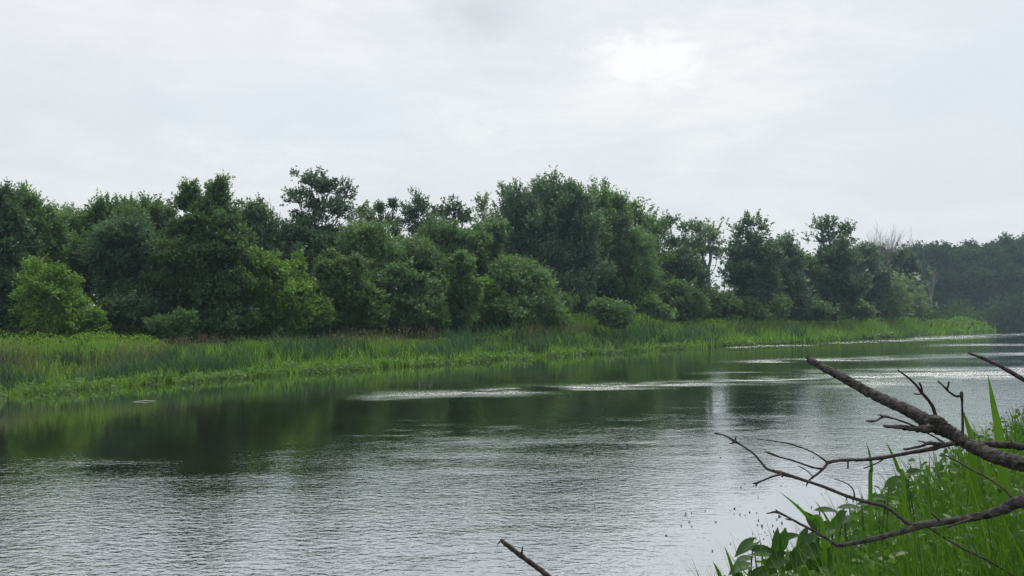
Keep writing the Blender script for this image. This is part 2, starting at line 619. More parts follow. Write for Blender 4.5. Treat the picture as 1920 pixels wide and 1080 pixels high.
def lobe_leaves(c, r, leaf, st):
    """leaf masses through one lobe of a crown; returns leaf vertices and mass centres"""
    c, r = np.asarray(c, float), np.asarray(r, float)
    ncl = st['ncl']
    u = sphere_dirs(ncl)
    u[:, 2] = np.where(u[:, 2] < -0.5, -u[:, 2] * 0.5, u[:, 2])
    k1, k2 = rs.normal(0, 2.0, 3), rs.normal(0, 3.2, 3)
    f1, f2 = rs.uniform(0, 6.28, 2)
    wob = lambda q: (1 + 0.20 * np.sin(q @ k1 + f1) + 0.16 * np.sin(q @ k2 + f2))[:, None]
    cc = c + u * r * rs.uniform(0.42, 0.88, (ncl, 1)) * wob(u)
    rc = r[None, :] * rs.uniform(st['cr'][0], st['cr'][1], (ncl, 1))
    # loose sprays standing out of the mass
    ns = max(2, int(ncl * st.get('stray', 0.35)))
    us = sphere_dirs(ns)
    us[:, 2] = np.where(us[:, 2] < -0.2, -us[:, 2], us[:, 2])
    cs = c + us * r * rs.uniform(0.78, 1.10, (ns, 1)) * wob(us)
    cc = np.vstack([cc, cs])
    rc = np.vstack([rc, r[None, :] * rs.uniform(0.07, 0.17, (ns, 1)) * np.array([[1, 1, st.get('tall', 1.3)]])])
    ncl = len(cc)
    rm = rc.mean(1)
    area = 4 * math.pi * rm ** 2
    ntw = np.maximum(3, (st['cover'] * area / (0.22 * leaf * leaf) / st['npt'])).astype(int)
    idx = np.repeat(np.arange(ncl), ntw)
    d = sphere_dirs(len(idx))
    d[:, 2] = np.where(rs.random(len(idx)) < 0.7, np.abs(d[:, 2]), d[:, 2])
    start = cc[idx] + d * rc[idx] * (rs.random((len(idx), 1)) ** 0.35)
    outw = norm(start - c)
    td = norm(outw * 0.55 + d * 0.4 + np.array([0, 0, st['up']]) + rs.normal(0, 0.35, (len(idx), 3)))
    npt = st['npt']
    tl = leaf * st['twig'] * rs.uniform(0.6, 1.3, (len(idx), 1, 1))
    t = np.linspace(0, 1, npt)[None, :, None]
    pts = start[:, None, :] + td[:, None, :] * tl * t + rs.normal(0, leaf * 0.38, (len(idx), npt, 3)) * (1.1 - 0.7 * t)
    ax = norm(td[:, None, :] * 0.7 + rs.normal(0, 0.6, pts.shape) + np.array([0, 0, st['droop']]))
    pts, ax = pts.reshape(-1, 3), ax.reshape(-1, 3)
    sz = leaf * rs.uniform(0.65, 1.35, len(pts))
    v = [leaf_tris(pts, ax, sz * st.get('long', 1.0) * 1.15, sz * st.get('wide', 0.75))]
    if st['core'] > 0:
        big = leaf * 2.2
        ca = 4 * math.pi * (r.mean() * 0.62) ** 2
        nb = int(st['core'] * 1.3 * ca / (0.25 * big * big)) + 4
        q = c + sphere_dirs(nb) * r * 0.66 * (rs.random((nb, 1)) ** 0.4)
        v.append(leaf_tris(q, sphere_dirs(nb), big * 1.2, big))
    return np.concatenate(v), cc


DENSE = dict(ncl=36, cr=(0.12, 0.25), cover=1.0, npt=7, twig=3.2, up=0.35, droop=-0.15, core=1.2)
SPIKY = dict(DENSE, tall=2.6, stray=0.55, twig=5.0, up=0.95, npt=10, droop=0.1, ncl=30, cr=(0.13, 0.26))
SOFT = dict(DENSE, ncl=30, cr=(0.14, 0.26), twig=5.0, up=0.15, droop=-0.5, npt=10, long=1.35, wide=0.5)
AIRY = dict(ncl=12, cr=(0.17, 0.30), cover=0.48, npt=7, twig=2.6, up=0.35, droop=-0.1, core=0.0, limbs=True, stray=0.45)
SPARSE = dict(ncl=18, cr=(0.10, 0.22), cover=0.34, npt=6, twig=2.6, up=0.8, droop=0.0, core=0.0, limbs=True, stray=0.2)


def tree(name, label, cat, bx, off, mat, style, lobes, group=None, barkm='bark', Y=None, lf=1.0, trunk=1.0):
    """lobes: (px, py, rx, ry) of the photograph, set at the tree's own distance with real depth"""
    Yd = float(WL(bx)) + off if Y is None else Y
    bX = (bx - 960.0) / F * Yd
    base = np.array([bX, Yd, float(ground_z(bX, Yd)[0]) - 0.05])
    root = thing(name, label, cat, base, group)
    leaf = max(0.08, 0.0028 * Yd) * lf
    tb, lv = Tubes(), []
    wl_ = []
    for (px, py, rx, ry) in lobes:
        m = Yd / F
        dy = rs.uniform(-0.35, 0.35) * rx * m
        c = P(px, py, Yd) + np.array([0, dy, 0])
        r_ = np.array([rx * m, rx * m * rs.uniform(0.75, 1.0), ry * m])
        c[2] = max(c[2], base[2] + r_[2] * 0.8)
        v, cc = lobe_leaves(c, r_, leaf, style)
        lv.append(v)
        wl_.append((c, r_, cc))
    top = max(wl_, key=lambda q: q[0][2])
    H = top[0][2] + top[1][2] * 0.5 - base[2]
    r0 = max(0.04, 0.016 * H) * trunk
    tip = np.array([top[0][0], top[0][1], base[2] + H])
    mid = base * 0.5 + tip * 0.5 + np.array([(base[0] - tip[0]) * 0.25 + rs.normal(0, 0.02) * H, rs.normal(0, 0.02) * H, 0])
    path = smooth_path([base, mid, tip], 5)
    tb.add(path, np.linspace(r0, r0 * 0.18, len(path)), 7)
    lim = Tubes()
    for c, r_, cc in wl_:
        hd = np.hypot(c[0] - base[0], c[1] - base[1])
        zt = np.clip((c[2] - r_[2] * 0.4 - hd * 0.6 - base[2]) / H, 0.12, 0.85)
        s = path[int(zt * (len(path) - 1))]
        pp = smooth_path([s, (s + c) / 2 + np.array([0, 0, -0.06 * H]) + rs.normal(0, 0.02 * H, 3), c], 3)
        lim.add(pp, np.linspace(r0 * 0.5 * (1 - zt * 0.5), r0 * 0.16, len(pp)), 5)
        sel = cc if style.get('limbs') else cc[:6]
        for q in sel:
            k = c.copy()
            pp = smooth_path([k, (k + q) / 2 + rs.normal(0, 0.06 * r_.mean(), 3), q + (q - k) * 0.25], 3)
            lim.add(pp, np.linspace(r0 * 0.2, max(r0 * 0.05, 0.008), len(pp)), 4)
    tb.build('trunk', M[barkm], root, base)
    lim.build('limbs', M[barkm], root, base)
    v = np.concatenate(lv)
    mesh_obj('crown', v, tri_faces(len(v)), M[mat], root, False, base)
    return root


def bare_tree(name, label, bx, off, top, spread, barkm='palebark', group=None, Y=None, lean=0.0, depth=5, wood=1.0, leafmat=None, fan=None):
    Yd = float(WL(bx)) + off if Y is None else Y
    bX = (bx - 960.0) / F * Yd
    base = np.array([bX, Yd, float(ground_z(bX, Yd)[0]) - 0.05])
    root = thing(name, label, 'tree', base, group)
    H = P(bx, top, Yd)[2] - base[2]
    R0 = 0.0135 * H * wood
    tb, br = Tubes(), Tubes()
    ends = []

    def grow(p0, d, L, r_, lev):
        q1 = p0 + d * L * 0.5 + rs.normal(0, 0.05 * L, 3)
        q2 = p0 + d * L + rs.normal(0, 0.07 * L, 3)
        pp = smooth_path([p0, q1, q2], 3)
        br.add(pp, np.linspace(r_, r_ * 0.5, len(pp)), 4 if lev > 1 else 5)
        if lev >= depth:
            ends.append(q2)
            return
        k = 3 if lev < 3 else 2
        for i in range(k + (rs.random() < 0.5)):
            t = 1.0 if i == 0 else rs.uniform(0.35, 0.95)
            p_ = pp[int(t * (len(pp) - 1))]
            nd_ = norm(d + rs.normal(0, spread, 3) * np.array([1, 0.8, 0.5]) + np.array([0, 0, 0.12]))
            grow(p_, nd_, L * rs.uniform(0.55, 0.78), r_ * (0.6 if i == 0 else 0.45), lev + 1)

    fork = base + np.array([lean * H, 0, (0.40 if fan else 0.52) * H])
    path = smooth_path([base, (base + fork) / 2 + rs.normal(0, 0.01 * H, 3), fork], 5)
    tb.add(path, np.linspace(R0, R0 * 0.7, len(path)), 7)
    for i in range(5 if not fan else 9):
        if fan:
            a_ = -fan + 2 * fan * i / 8.0
            d = norm(np.array([math.sin(a_) + lean, rs.uniform(-0.5, 0.5), math.cos(a_)]))
            grow(path[-1 - (i % 3)], d, H * (0.20 if abs(i - 4) < 3 else 0.17), R0 * 0.5, 1)
            continue
        d = norm(np.array([rs.uniform(-1, 1) * spread * 1.2 + lean * 0.5, rs.uniform(-1, 1) * spread, 1.0]))
        grow(path[-1 - (i % 3)], d, H * rs.uniform(0.15, 0.21), R0 * (0.6 if i == 0 else 0.42), 1)
    zt = max(float(q[:, 2].max()) for q in br.v) - base[2]
    kk = H / zt
    for T_ in (tb, br):
        T_.v = [base + (q - base) * kk for q in T_.v]
    ends = [base + (q - base) * kk for q in ends]
    tb.build('trunk', M[barkm], root, base)
    br.build('branches', M[barkm], root, base)
    if leafmat:
        e = np.array(ends)
        e = np.repeat(e[rs.random(len(e)) < 0.8], 5, 0)
        leaf = 0.0042 * Yd
        e = e + rs.normal(0, leaf * 0.9, e.shape)
        v = leaf_tris(e, sphere_dirs(len(e)), leaf, leaf * 0.7)
        mesh_obj('crown', v, tri_faces(len(v)), M[leafmat], root, False, base)
    return root


# ------------------------------------------------------------------ the far bank: front row of shrubs and young trees
FRONT = 'bushy young trees along the far bank'
tree('bush', 'round light green bush on the grassy bank apart from the dark wood', 'bush', 125, 10.5, 'bright', DENSE,
     [(92, 540, 50, 36), (58, 568, 28, 34), (120, 575, 40, 40), (95, 588, 50, 38), (145, 610, 34, 30), (170, 600, 22, 18), (112, 620, 42, 24)])
tree('leafy_tree', 'broad tall green tree with two dark tufts topping its crown', 'tree', 385, 10.5, 'mid', DENSE,
     [(358, 366, 16, 24), (408, 366, 22, 30), (395, 400, 44, 34), (352, 385, 20, 18), (385, 435, 66, 42), (360, 480, 72, 44), (430, 470, 50, 50),
      (330, 540, 56, 44), (400, 545, 74, 52), (360, 590, 70, 42), (420, 605, 60, 34), (305, 580, 30, 26)], FRONT)
tree('leafy_tree', 'bright yellow-green tree beside the broad double-tufted tree', 'tree', 515, 9.5, 'bright', DENSE,
     [(490, 505, 42, 32), (525, 520, 44, 36), (470, 550, 48, 40), (545, 560, 42, 44), (505, 585, 60, 40), (560, 595, 28, 28), (480, 610, 46, 26)], FRONT)
tree('leafy_tree', 'olive bushy tree with a loose flat top beside the yellow-green one', 'tree', 635, 10.0, 'olive', DENSE,
     [(622, 512, 32, 28), (655, 525, 32, 34), (625, 555, 42, 42), (665, 570, 30, 38), (640, 595, 48, 28)], FRONT)
tree('leafy_tree', 'low spreading green tree with dark hollow underneath, behind brown seed grass', 'tree', 750, 10.0, 'mid', DENSE,
     [(735, 530, 38, 30), (700, 550, 30, 34), (770, 545, 36, 36), (740, 575, 56, 34), (785, 585, 32, 28), (735, 600, 44, 20)], FRONT)
tree('leafy_tree', 'upright narrow green tree rising above its neighbours on the grass edge', 'tree', 857, 10.0, 'olive', DENSE,
     [(865, 502, 27, 24), (850, 530, 34, 34), (872, 555, 34, 36), (840, 570, 32, 34), (860, 598, 42, 24)], FRONT)
tree('leafy_tree', 'dense domed green tree with feathery layered sides, standing before the big maple', 'tree', 975, 10.0, 'mid', SOFT,
     [(965, 520, 44, 32), (1000, 540, 40, 36), (945, 555, 42, 44), (1010, 578, 40, 36), (970, 590, 60, 34), (920, 580, 22, 30), (1032, 595, 24, 22)], FRONT)
tree('bush', 'small twin-lobed bush standing alone in lime green weeds', 'bush', 1152, 4.0, 'mid', DENSE,
     [(1126, 585, 17, 16), (1158, 592, 30, 20), (1160, 608, 28, 12), (1138, 602, 18, 14)])
tree('bush', 'low spreading bush between the domed tree and the twin-lobed bush', 'bush', 1080, 14.5, 'mid', DENSE,
     [(1078, 585, 26, 14), (1098, 590, 18, 10)])
tree('leafy_tree', 'round shadowy tree below the thin sparse trees near the gap of sky', 'tree', 1275, 12.5, 'mid', DENSE,
     [(1270, 556, 34, 24), (1285, 580, 38, 26), (1252, 582, 26, 24)], FRONT)
tree('leafy_tree', 'wide low tree directly under the gap of sky in the wood', 'tree', 1340, 12.5, 'mid', DENSE,
     [(1330, 566, 34, 18), (1360, 582, 32, 20), (1318, 585, 34, 20)], FRONT)
tree('bush', 'small round bush below the airy crowned tree', 'bush', 1457, 10.5, 'mid', DENSE,
     [(1458, 578, 22, 18), (1452, 592, 20, 12)])
tree('willow', 'pale grey-green feathery willow below the leafless tree', 'tree', 1660, 12.5, 'pale', SOFT,
     [(1662, 552, 30, 26), (1655, 578, 36, 26), (1682, 575, 24, 28), (1640, 585, 18, 18)])
tree('willow', 'smaller pale willow leaning out beside the feathery one', 'tree', 1705, 18.5, 'pale', SOFT,
     [(1708, 565, 18, 20), (1702, 585, 20, 18)])
tree('bush', 'brushy green shrub at the foot of the double-tufted tree', 'bush', 310, 8.0, 'mid', DENSE,
     [(300, 612, 24, 14), (330, 616, 28, 16), (345, 606, 20, 16)])
tree('bush', 'pale lime shrub between the narrow tree and the domed tree', 'bush', 912, 11.5, 'bright', DENSE,
     [(912, 545, 16, 22), (905, 590, 22, 18)])
tree('bush', 'low bright shrub in the gap between the yellow-green and olive trees', 'bush', 598, 9.0, 'bright', DENSE,
     [(598, 600, 22, 18), (606, 580, 14, 16)])

for bx, off, mt, lb, lobes in (
        (225, 11, 'dark', 'dim shrub in the hollow beside the round light bush', [(215, 590, 32, 22), (250, 585, 30, 26)]),
        (690, 9, 'olive', 'rough shrub closing the gap behind the flat-topped olive tree', [(690, 575, 28, 34), (700, 600, 26, 20)]),
        (812, 9, 'mid', 'rough shrub closing the gap before the narrow upright tree', [(812, 560, 24, 36), (815, 595, 26, 22)]),
        (1055, 9, 'mid', 'rough shrub leaning on the far side of the domed tree', [(1052, 580, 22, 26), (1045, 602, 22, 16)]),
        (1225, 11, 'mid', 'shadowed shrub below the half-leafed tree', [(1222, 585, 24, 18), (1240, 592, 20, 14)]),
        (1400, 11, 'mid', 'shadowed shrub below the airy crowned tree', [(1398, 585, 24, 18), (1420, 592, 20, 12)]),
        (1520, 11, 'mid', 'shadowed shrub in the dip before the double-headed tall tree', [(1515, 585, 26, 16), (1540, 590, 20, 14)]),
        (1600, 11, 'mid', 'shadowed shrub between the double-headed tree and the pale willow', [(1600, 580, 22, 20), (1618, 590, 20, 12)])):
    tree('bush', lb, 'bush', bx, off, mt, DENSE, lobes, 'shrubs at the feet of the front trees')

# ------------------------------------------------------------------ the wood behind
WOOD = 'tall trees of the wood behind the far bank'
tree('tall_tree', 'dark tree cut off by the picture edge, taller than the trees next to it', 'tree', -10, 16, 'dark', DENSE,
     [(0, 375, 26, 32), (-25, 405, 50, 44), (10, 430, 42, 44), (-20, 480, 66, 56), (5, 540, 60, 52), (-20, 590, 70, 40)], WOOD)
tree('tall_tree', 'loose upright tree with ragged plumes beside the dark edge tree', 'tree', 65, 19, 'mid', SPIKY,
     [(52, 400, 24, 28), (85, 425, 32, 34), (50, 450, 36, 40), (90, 475, 44, 46), (60, 530, 60, 54), (80, 585, 60, 36)], WOOD)
tree('tall_tree', 'soft rounded mid green tree behind the round light green bush', 'tree', 140, 22, 'mid', SOFT,
     [(120, 425, 30, 24), (150, 425, 26, 20), (135, 460, 48, 42), (150, 510, 56, 48), (130, 560, 60, 50)], WOOD)
tree('maple', 'leafy maple with a serrated top of upright shoots over a dark hollow', 'tree', 215, 20, 'mid', SPIKY,
     [(210, 412, 34, 26), (190, 435, 34, 30), (235, 440, 38, 34), (215, 475, 58, 40), (205, 525, 64, 46)], WOOD)
tree('maple', 'maple with brush-like shoots touching the double-tufted tree', 'tree', 282, 21, 'mid', SPIKY,
     [(275, 410, 30, 26), (300, 420, 26, 26), (280, 450, 44, 36), (290, 500, 52, 48), (280, 560, 56, 46)], WOOD)
tree('tall_tree', 'blackish tree with heavy hanging foliage in the hollow beside the light bush', 'tree', 225, 14, 'dark', SOFT,
     [(245, 450, 48, 32), (215, 490, 56, 44), (270, 510, 46, 50), (225, 550, 64, 46), (255, 585, 56, 36)], WOOD)
tree('tall_tree', 'narrow dark pointed tree between the double-tufted tree and bare poles', 'tree', 480, 18, 'dark', SPIKY,
     [(488, 418, 18, 24), (465, 430, 22, 26), (480, 460, 36, 36), (490, 520, 44, 50), (470, 575, 44, 36)], WOOD)
bare_tree('bare_tree', 'thin leafless grey poles beside the tall poplar', 520, 22, 370, 0.22, 'palebark', depth=4, wood=1.5)
tree('poplar', 'tallest poplar with a high domed crown of separate leaf clumps', 'tree', 600, 18, 'blue', AIRY,
     [(585, 350, 34, 30), (618, 358, 30, 32), (560, 380, 28, 34), (600, 395, 46, 36), (640, 400, 24, 34), (650, 368, 16, 22), (570, 425, 38, 36), (620, 440, 42, 38),
      (590, 470, 54, 40)], WOOD, lf=1.05)
tree('tall_tree', 'dark lower tree hiding the foot of the tallest poplar', 'tree', 590, 17, 'dark', DENSE,
     [(570, 460, 42, 40), (610, 475, 40, 40), (590, 520, 54, 50), (560, 560, 44, 40), (620, 565, 44, 40)], WOOD)
tree('sparse_tree', 'see-through tree of thin grey leafy stems beside the tallest poplar', 'tree', 685, 22, 'pale', SPARSE,
     [(678, 405, 14, 26), (692, 412, 14, 26), (682, 440, 26, 30)], WOOD, 'palebark', trunk=0.6)
tree('sparse_tree', 'tall thin pole tree with a tiny leaf tuft at its tip', 'tree', 735, 21, 'dark', SPARSE,
     [(735, 388, 8, 9), (733, 420, 16, 24), (735, 440, 18, 20)], WOOD, trunk=0.6)
tree('sparse_tree', 'thin pole tree between the see-through tree and the tip-tufted pole', 'tree', 714, 22, 'dark', SPARSE,
     [(714, 396, 9, 10), (712, 425, 16, 26)], WOOD, trunk=0.6)
tree('tall_tree', 'rounded soft green crown behind the olive bushy tree', 'tree', 685, 14, 'mid', SOFT,
     [(690, 452, 44, 26), (665, 485, 42, 40), (710, 490, 44, 42), (690, 535, 54, 50), (680, 580, 50, 36)], WOOD)
tree('tall_tree', 'smooth domed green crown just above the low spreading tree', 'tree', 780, 14, 'mid', SOFT,
     [(775, 482, 46, 26), (795, 510, 38, 40), (750, 515, 42, 42), (780, 560, 50, 46)], WOOD)
tree('poplar', 'airy poplar with blunt upright shoots beside a purplish dark one', 'tree', 785, 22, 'blue', AIRY,
     [(785, 390, 26, 24), (765, 408, 26, 28), (805, 410, 24, 28), (785, 435, 44, 34), (780, 470, 56, 36)], WOOD)
tree('poplar', 'darkest ragged poplar with purplish leaves and holes of sky', 'tree', 855, 21, 'dark', AIRY,
     [(850, 392, 20, 22), (868, 412, 20, 24), (838, 412, 20, 24), (855, 440, 38, 34), (860, 475, 46, 40)], WOOD)
tree('tall_tree', 'dull green filler tree below the airy poplars', 'tree', 845, 17, 'mid', DENSE,
     [(820, 455, 44, 30), (870, 465, 44, 36), (840, 500, 56, 46), (860, 560, 60, 48)], WOOD)
tree('sparse_tree', 'pale thin tree with glinting leaves leaning on the big maple', 'tree', 910, 22, 'pale', SPARSE,
     [(908, 390, 16, 22), (915, 415, 20, 26), (905, 440, 26, 26)], WOOD, 'palebark')
tree('tall_tree', 'sloping green tree joining the pale thin tree to the big maple', 'tree', 915, 16, 'mid', DENSE,
     [(920, 445, 36, 30), (905, 485, 40, 40), (925, 530, 44, 50), (915, 580, 40, 36)], WOOD)
tree('maple', 'biggest maple, a broad dark dome bristling with upright shoots', 'tree', 1040, 18, 'blue', SPIKY,
     [(1030, 385, 50, 32), (985, 405, 44, 36), (1075, 400, 44, 36), (1015, 430, 66, 44), (1085, 445, 50, 46), (965, 445, 40, 42), (1040, 490, 80, 50),
      (1090, 520, 52, 50), (1040, 550, 70, 48), (1060, 580, 60, 28)], WOOD)
tree('tall_tree', 'slender-leaved green tree at the shoulder of the biggest maple', 'tree', 1135, 19, 'mid', SPIKY,
     [(1125, 392, 30, 26), (1155, 402, 26, 26), (1135, 435, 44, 36), (1160, 470, 42, 44), (1130, 510, 50, 52), (1150, 565, 50, 42)], WOOD)
tree('tall_tree', 'mottled grey-green tree with drooping leaves above the twin-lobed bush', 'tree', 1190, 17, 'mid', SOFT,
     [(1190, 470, 34, 36), (1175, 510, 44, 42), (1200, 535, 44, 46), (1185, 575, 46, 32)], WOOD)
bare_tree('bare_tree', 'dying tree with bare twig tips above the mottled grey-green tree', 1195, 24, 368, 0.28, 'palebark', depth=4, leafmat='mid', wood=1.7)
bare_tree('bare_tree', 'thin dying tree with fine bare tips beside the dark clumped tree', 1226, 25, 380, 0.26, 'palebark', depth=4, leafmat='olive', wood=1.7)
tree('sparse_tree', 'half-leafed tree with bare top twigs beyond the slender-leaved tree', 'tree', 1215, 21, 'olive', AIRY,
     [(1185, 405, 18, 20), (1210, 425, 24, 26), (1235, 435, 20, 26), (1215, 465, 34, 34), (1225, 505, 40, 44), (1230, 555, 44, 44)], WOOD)
tree('sparse_tree', 'slim tree of dark leaf clumps on visible stems before bright sky', 'tree', 1275, 22, 'dark', AIRY,
     [(1258, 425, 16, 20), (1285, 435, 22, 22), (1270, 465, 30, 30), (1295, 470, 18, 24), (1275, 500, 36, 32)], WOOD)
tree('sparse_tree', 'whitish tree nearly leafless, bright against the sky', 'tree', 1322, 26, 'pale', SPARSE,
     [(1312, 440, 16, 22), (1335, 450, 18, 24), (1318, 475, 24, 26), (1345, 480, 12, 18)], WOOD, 'palebark')
bare_tree('bare_tree', 'pale forked tree with scattered leaves at the edge of the sky gap', 1328, 27, 412, 0.30, 'palebark', depth=4, leafmat='pale', wood=1.7)
tree('tall_tree', 'dark tree sloping down towards the gap of sky', 'tree', 1280, 18, 'dark', DENSE,
     [(1270, 502, 38, 30), (1300, 528, 26, 26), (1260, 545, 46, 44), (1305, 565, 34, 34)], WOOD)
tree('poplar', 'airy crowned tree on a vine-wrapped trunk next to the sky gap', 'tree', 1400, 14, 'blue', AIRY,
     [(1400, 425, 22, 20), (1428, 430, 16, 22), (1382, 440, 16, 20), (1405, 452, 30, 18)], WOOD)
tree('tall_tree', 'flat-topped dark tree wrapping the stem below the airy crown', 'tree', 1405, 13, 'dark', DENSE,
     [(1395, 482, 28, 26), (1430, 488, 28, 28), (1398, 520, 34, 40), (1425, 545, 36, 46), (1395, 575, 32, 28)], WOOD)
tree('tall_tree', 'loose topped green tree between the two tall crowned trees', 'tree', 1470, 15, 'blue', DENSE,
     [(1472, 468, 20, 18), (1485, 495, 24, 28), (1455, 500, 26, 34), (1475, 540, 40, 44), (1460, 575, 38, 30), (1495, 575, 28, 30)], WOOD)
tree('sparse_tree', 'thin topped tree behind the loose topped green tree', 'tree', 1476, 19, 'dark', SPARSE,
     [(1474, 458, 16, 14), (1480, 475, 20, 18)], WOOD)
tree('tall_tree', 'short bushy tree filling the dip before the double-headed tall tree', 'tree', 1512, 18, 'mid', DENSE,
     [(1512, 502, 24, 18), (1518, 530, 28, 34), (1510, 570, 30, 32)], WOOD)
tree('poplar', 'tall double-headed dark tree standing out against the sky', 'tree', 1562, 13, 'dark', AIRY,
     [(1553, 425, 24, 22), (1588, 440, 13, 20), (1548, 452, 28, 20), (1585, 465, 18, 18), (1562, 475, 34, 22)], WOOD, lf=1.1)
tree('tall_tree', 'dark column of foliage below the double-headed crown', 'tree', 1566, 12, 'dark', DENSE,
     [(1565, 490, 36, 28), (1560, 525, 38, 36), (1585, 550, 34, 40), (1550, 565, 36, 36)], WOOD)
bare_tree('bare_tree', 'large leafless fan-shaped tree, all grey twigs, rising from the wood', 1652, 22, 408, 0.26, 'palebark', depth=6, wood=1.15, fan=0.58)
bare_tree('bare_tree', 'lesser leafless tree leaning out beside the fan-shaped bare tree', 1672, 24, 424, 0.26, 'palebark', depth=6, lean=0.03, wood=1.0, fan=0.36)
tree('tall_tree', 'low dull tree in front of the leafless fan-shaped trunk', 'tree', 1622, 18, 'blue', DENSE,
     [(1622, 480, 24, 20), (1612, 515, 28, 34), (1630, 540, 32, 40), (1618, 580, 30, 26)], WOOD)
tree('tall_tree', 'dim tree behind the two pale willows', 'tree', 1672, 22, 'blue', DENSE,
     [(1665, 495, 32, 22), (1690, 505, 28, 26), (1670, 540, 40, 40)], WOOD)
# across the bend
BEND = 'tall hazy trees across the bend of the river'
far = [
    (1722, 235, 'deep', 'hazy tree with a peaked top standing nearest the leafless trees', [(1718, 482, 16, 18), (1728, 500, 22, 26), (1720, 530, 34, 40), (1725, 580, 36, 34)]),
    (1755, 232, 'deep', 'hazy round-headed tree just behind the thin pale trunk', [(1752, 480, 26, 18), (1760, 500, 30, 34), (1752, 545, 36, 44), (1758, 590, 34, 24)]),
    (1792, 236, 'deep', 'hazy wide-headed tree next to the round-headed one across the bend', [(1790, 484, 26, 18), (1798, 505, 30, 34), (1790, 545, 36, 44), (1795, 590, 34, 24)]),
    (1818, 240, 'deep', 'hazy tree with a small spire across the bend', [(1818, 472, 10, 14), (1822, 495, 22, 26), (1820, 530, 34, 44), (1822, 585, 32, 30)]),
    (1850, 234, 'deep', 'hazy dark tree halfway from the spired one to the picture edge', [(1848, 486, 24, 20), (1852, 510, 32, 36), (1848, 560, 36, 44)]),
    (1884, 238, 'deep', 'tallest hazy tree across the bend, near the picture edge', [(1888, 466, 18, 16), (1880, 488, 26, 26), (1888, 520, 36, 44), (1880, 575, 36, 36)]),
    (1922, 232, 'deep', 'hazy dark tree cut off by the edge across the bend', [(1925, 472, 26, 22), (1915, 500, 32, 36), (1925, 555, 40, 44)]),
    (1965, 236, 'deep', 'hazy tree', [(1960, 480, 36, 30), (1965, 530, 44, 50)]),
    (1772, 226, 'deep', 'lower dark tree behind the far tip of the grass', [(1770, 535, 26, 26), (1778, 575, 30, 30)]),
    (1835, 225, 'deep', 'lower dark tree hanging over the water across the bend', [(1832, 530, 28, 28), (1840, 575, 32, 32)]),
    (1900, 224, 'deep', 'lower dark tree by the water near the picture edge', [(1905, 535, 30, 28), (1900, 580, 34, 30)]),
]
for bx, Y, mt, lb, lobes in far:
    if bx > 1950:
        continue
    tree('hazy_tree', lb, 'tree', bx, 0, mt, DENSE, lobes, BEND, Y=Y)
tree('bush', 'rounded lighter shrub overhanging the water across the bend', 'bush', 1868, 0, 'soft', DENSE,
     [(1866, 588, 32, 18), (1850, 598, 20, 12), (1880, 600, 24, 12)], Y=221)
tree('bush', 'lighter shrub at the picture edge across the bend', 'bush', 1910, 0, 'soft', DENSE, [(1908, 575, 22, 20), (1915, 598, 24, 14)], Y=220)
tree('bush', 'small dark shrub at the far tip of the grass', 'bush', 1800, 0, 'soft', DENSE, [(1798, 586, 18, 14), (1812, 598, 20, 10)], Y=222)
bare_tree('bare_tree', 'slim pale dead trunk in front of the dark wood across the bend', 1745, 0, 495, 0.25, 'palebark', Y=205, depth=3, wood=0.9)


# deep wood closing the view behind the trees one can tell apart
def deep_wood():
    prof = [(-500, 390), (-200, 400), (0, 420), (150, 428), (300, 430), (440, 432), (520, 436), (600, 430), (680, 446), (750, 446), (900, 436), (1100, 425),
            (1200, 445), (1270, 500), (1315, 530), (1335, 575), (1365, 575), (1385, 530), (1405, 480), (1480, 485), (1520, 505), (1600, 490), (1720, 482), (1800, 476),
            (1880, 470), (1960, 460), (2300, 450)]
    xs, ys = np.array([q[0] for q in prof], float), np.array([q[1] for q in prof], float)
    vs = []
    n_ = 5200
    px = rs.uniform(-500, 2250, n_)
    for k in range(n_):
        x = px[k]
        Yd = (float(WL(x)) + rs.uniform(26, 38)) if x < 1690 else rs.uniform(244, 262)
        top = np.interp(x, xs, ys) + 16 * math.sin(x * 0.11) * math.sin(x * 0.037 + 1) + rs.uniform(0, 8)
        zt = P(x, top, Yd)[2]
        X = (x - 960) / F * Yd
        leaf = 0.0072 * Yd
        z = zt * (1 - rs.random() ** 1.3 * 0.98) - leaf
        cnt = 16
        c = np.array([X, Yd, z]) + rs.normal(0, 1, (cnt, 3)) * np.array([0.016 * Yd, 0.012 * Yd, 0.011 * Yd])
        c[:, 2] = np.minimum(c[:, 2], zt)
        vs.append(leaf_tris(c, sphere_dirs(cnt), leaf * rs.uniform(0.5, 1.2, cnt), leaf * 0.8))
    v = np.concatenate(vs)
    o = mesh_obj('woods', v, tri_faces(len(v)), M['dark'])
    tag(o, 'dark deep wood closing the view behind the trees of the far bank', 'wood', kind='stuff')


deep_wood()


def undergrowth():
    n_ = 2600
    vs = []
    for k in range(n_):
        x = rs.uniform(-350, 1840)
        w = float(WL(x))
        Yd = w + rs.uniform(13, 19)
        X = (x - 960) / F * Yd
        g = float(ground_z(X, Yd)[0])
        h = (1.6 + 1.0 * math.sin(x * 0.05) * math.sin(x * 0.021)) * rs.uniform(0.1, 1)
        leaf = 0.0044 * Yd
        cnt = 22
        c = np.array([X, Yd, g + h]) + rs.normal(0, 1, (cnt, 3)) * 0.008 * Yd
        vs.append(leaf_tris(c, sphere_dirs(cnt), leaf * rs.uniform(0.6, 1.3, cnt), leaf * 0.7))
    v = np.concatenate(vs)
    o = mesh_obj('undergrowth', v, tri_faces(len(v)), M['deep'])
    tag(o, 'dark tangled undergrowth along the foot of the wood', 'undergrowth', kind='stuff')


undergrowth()


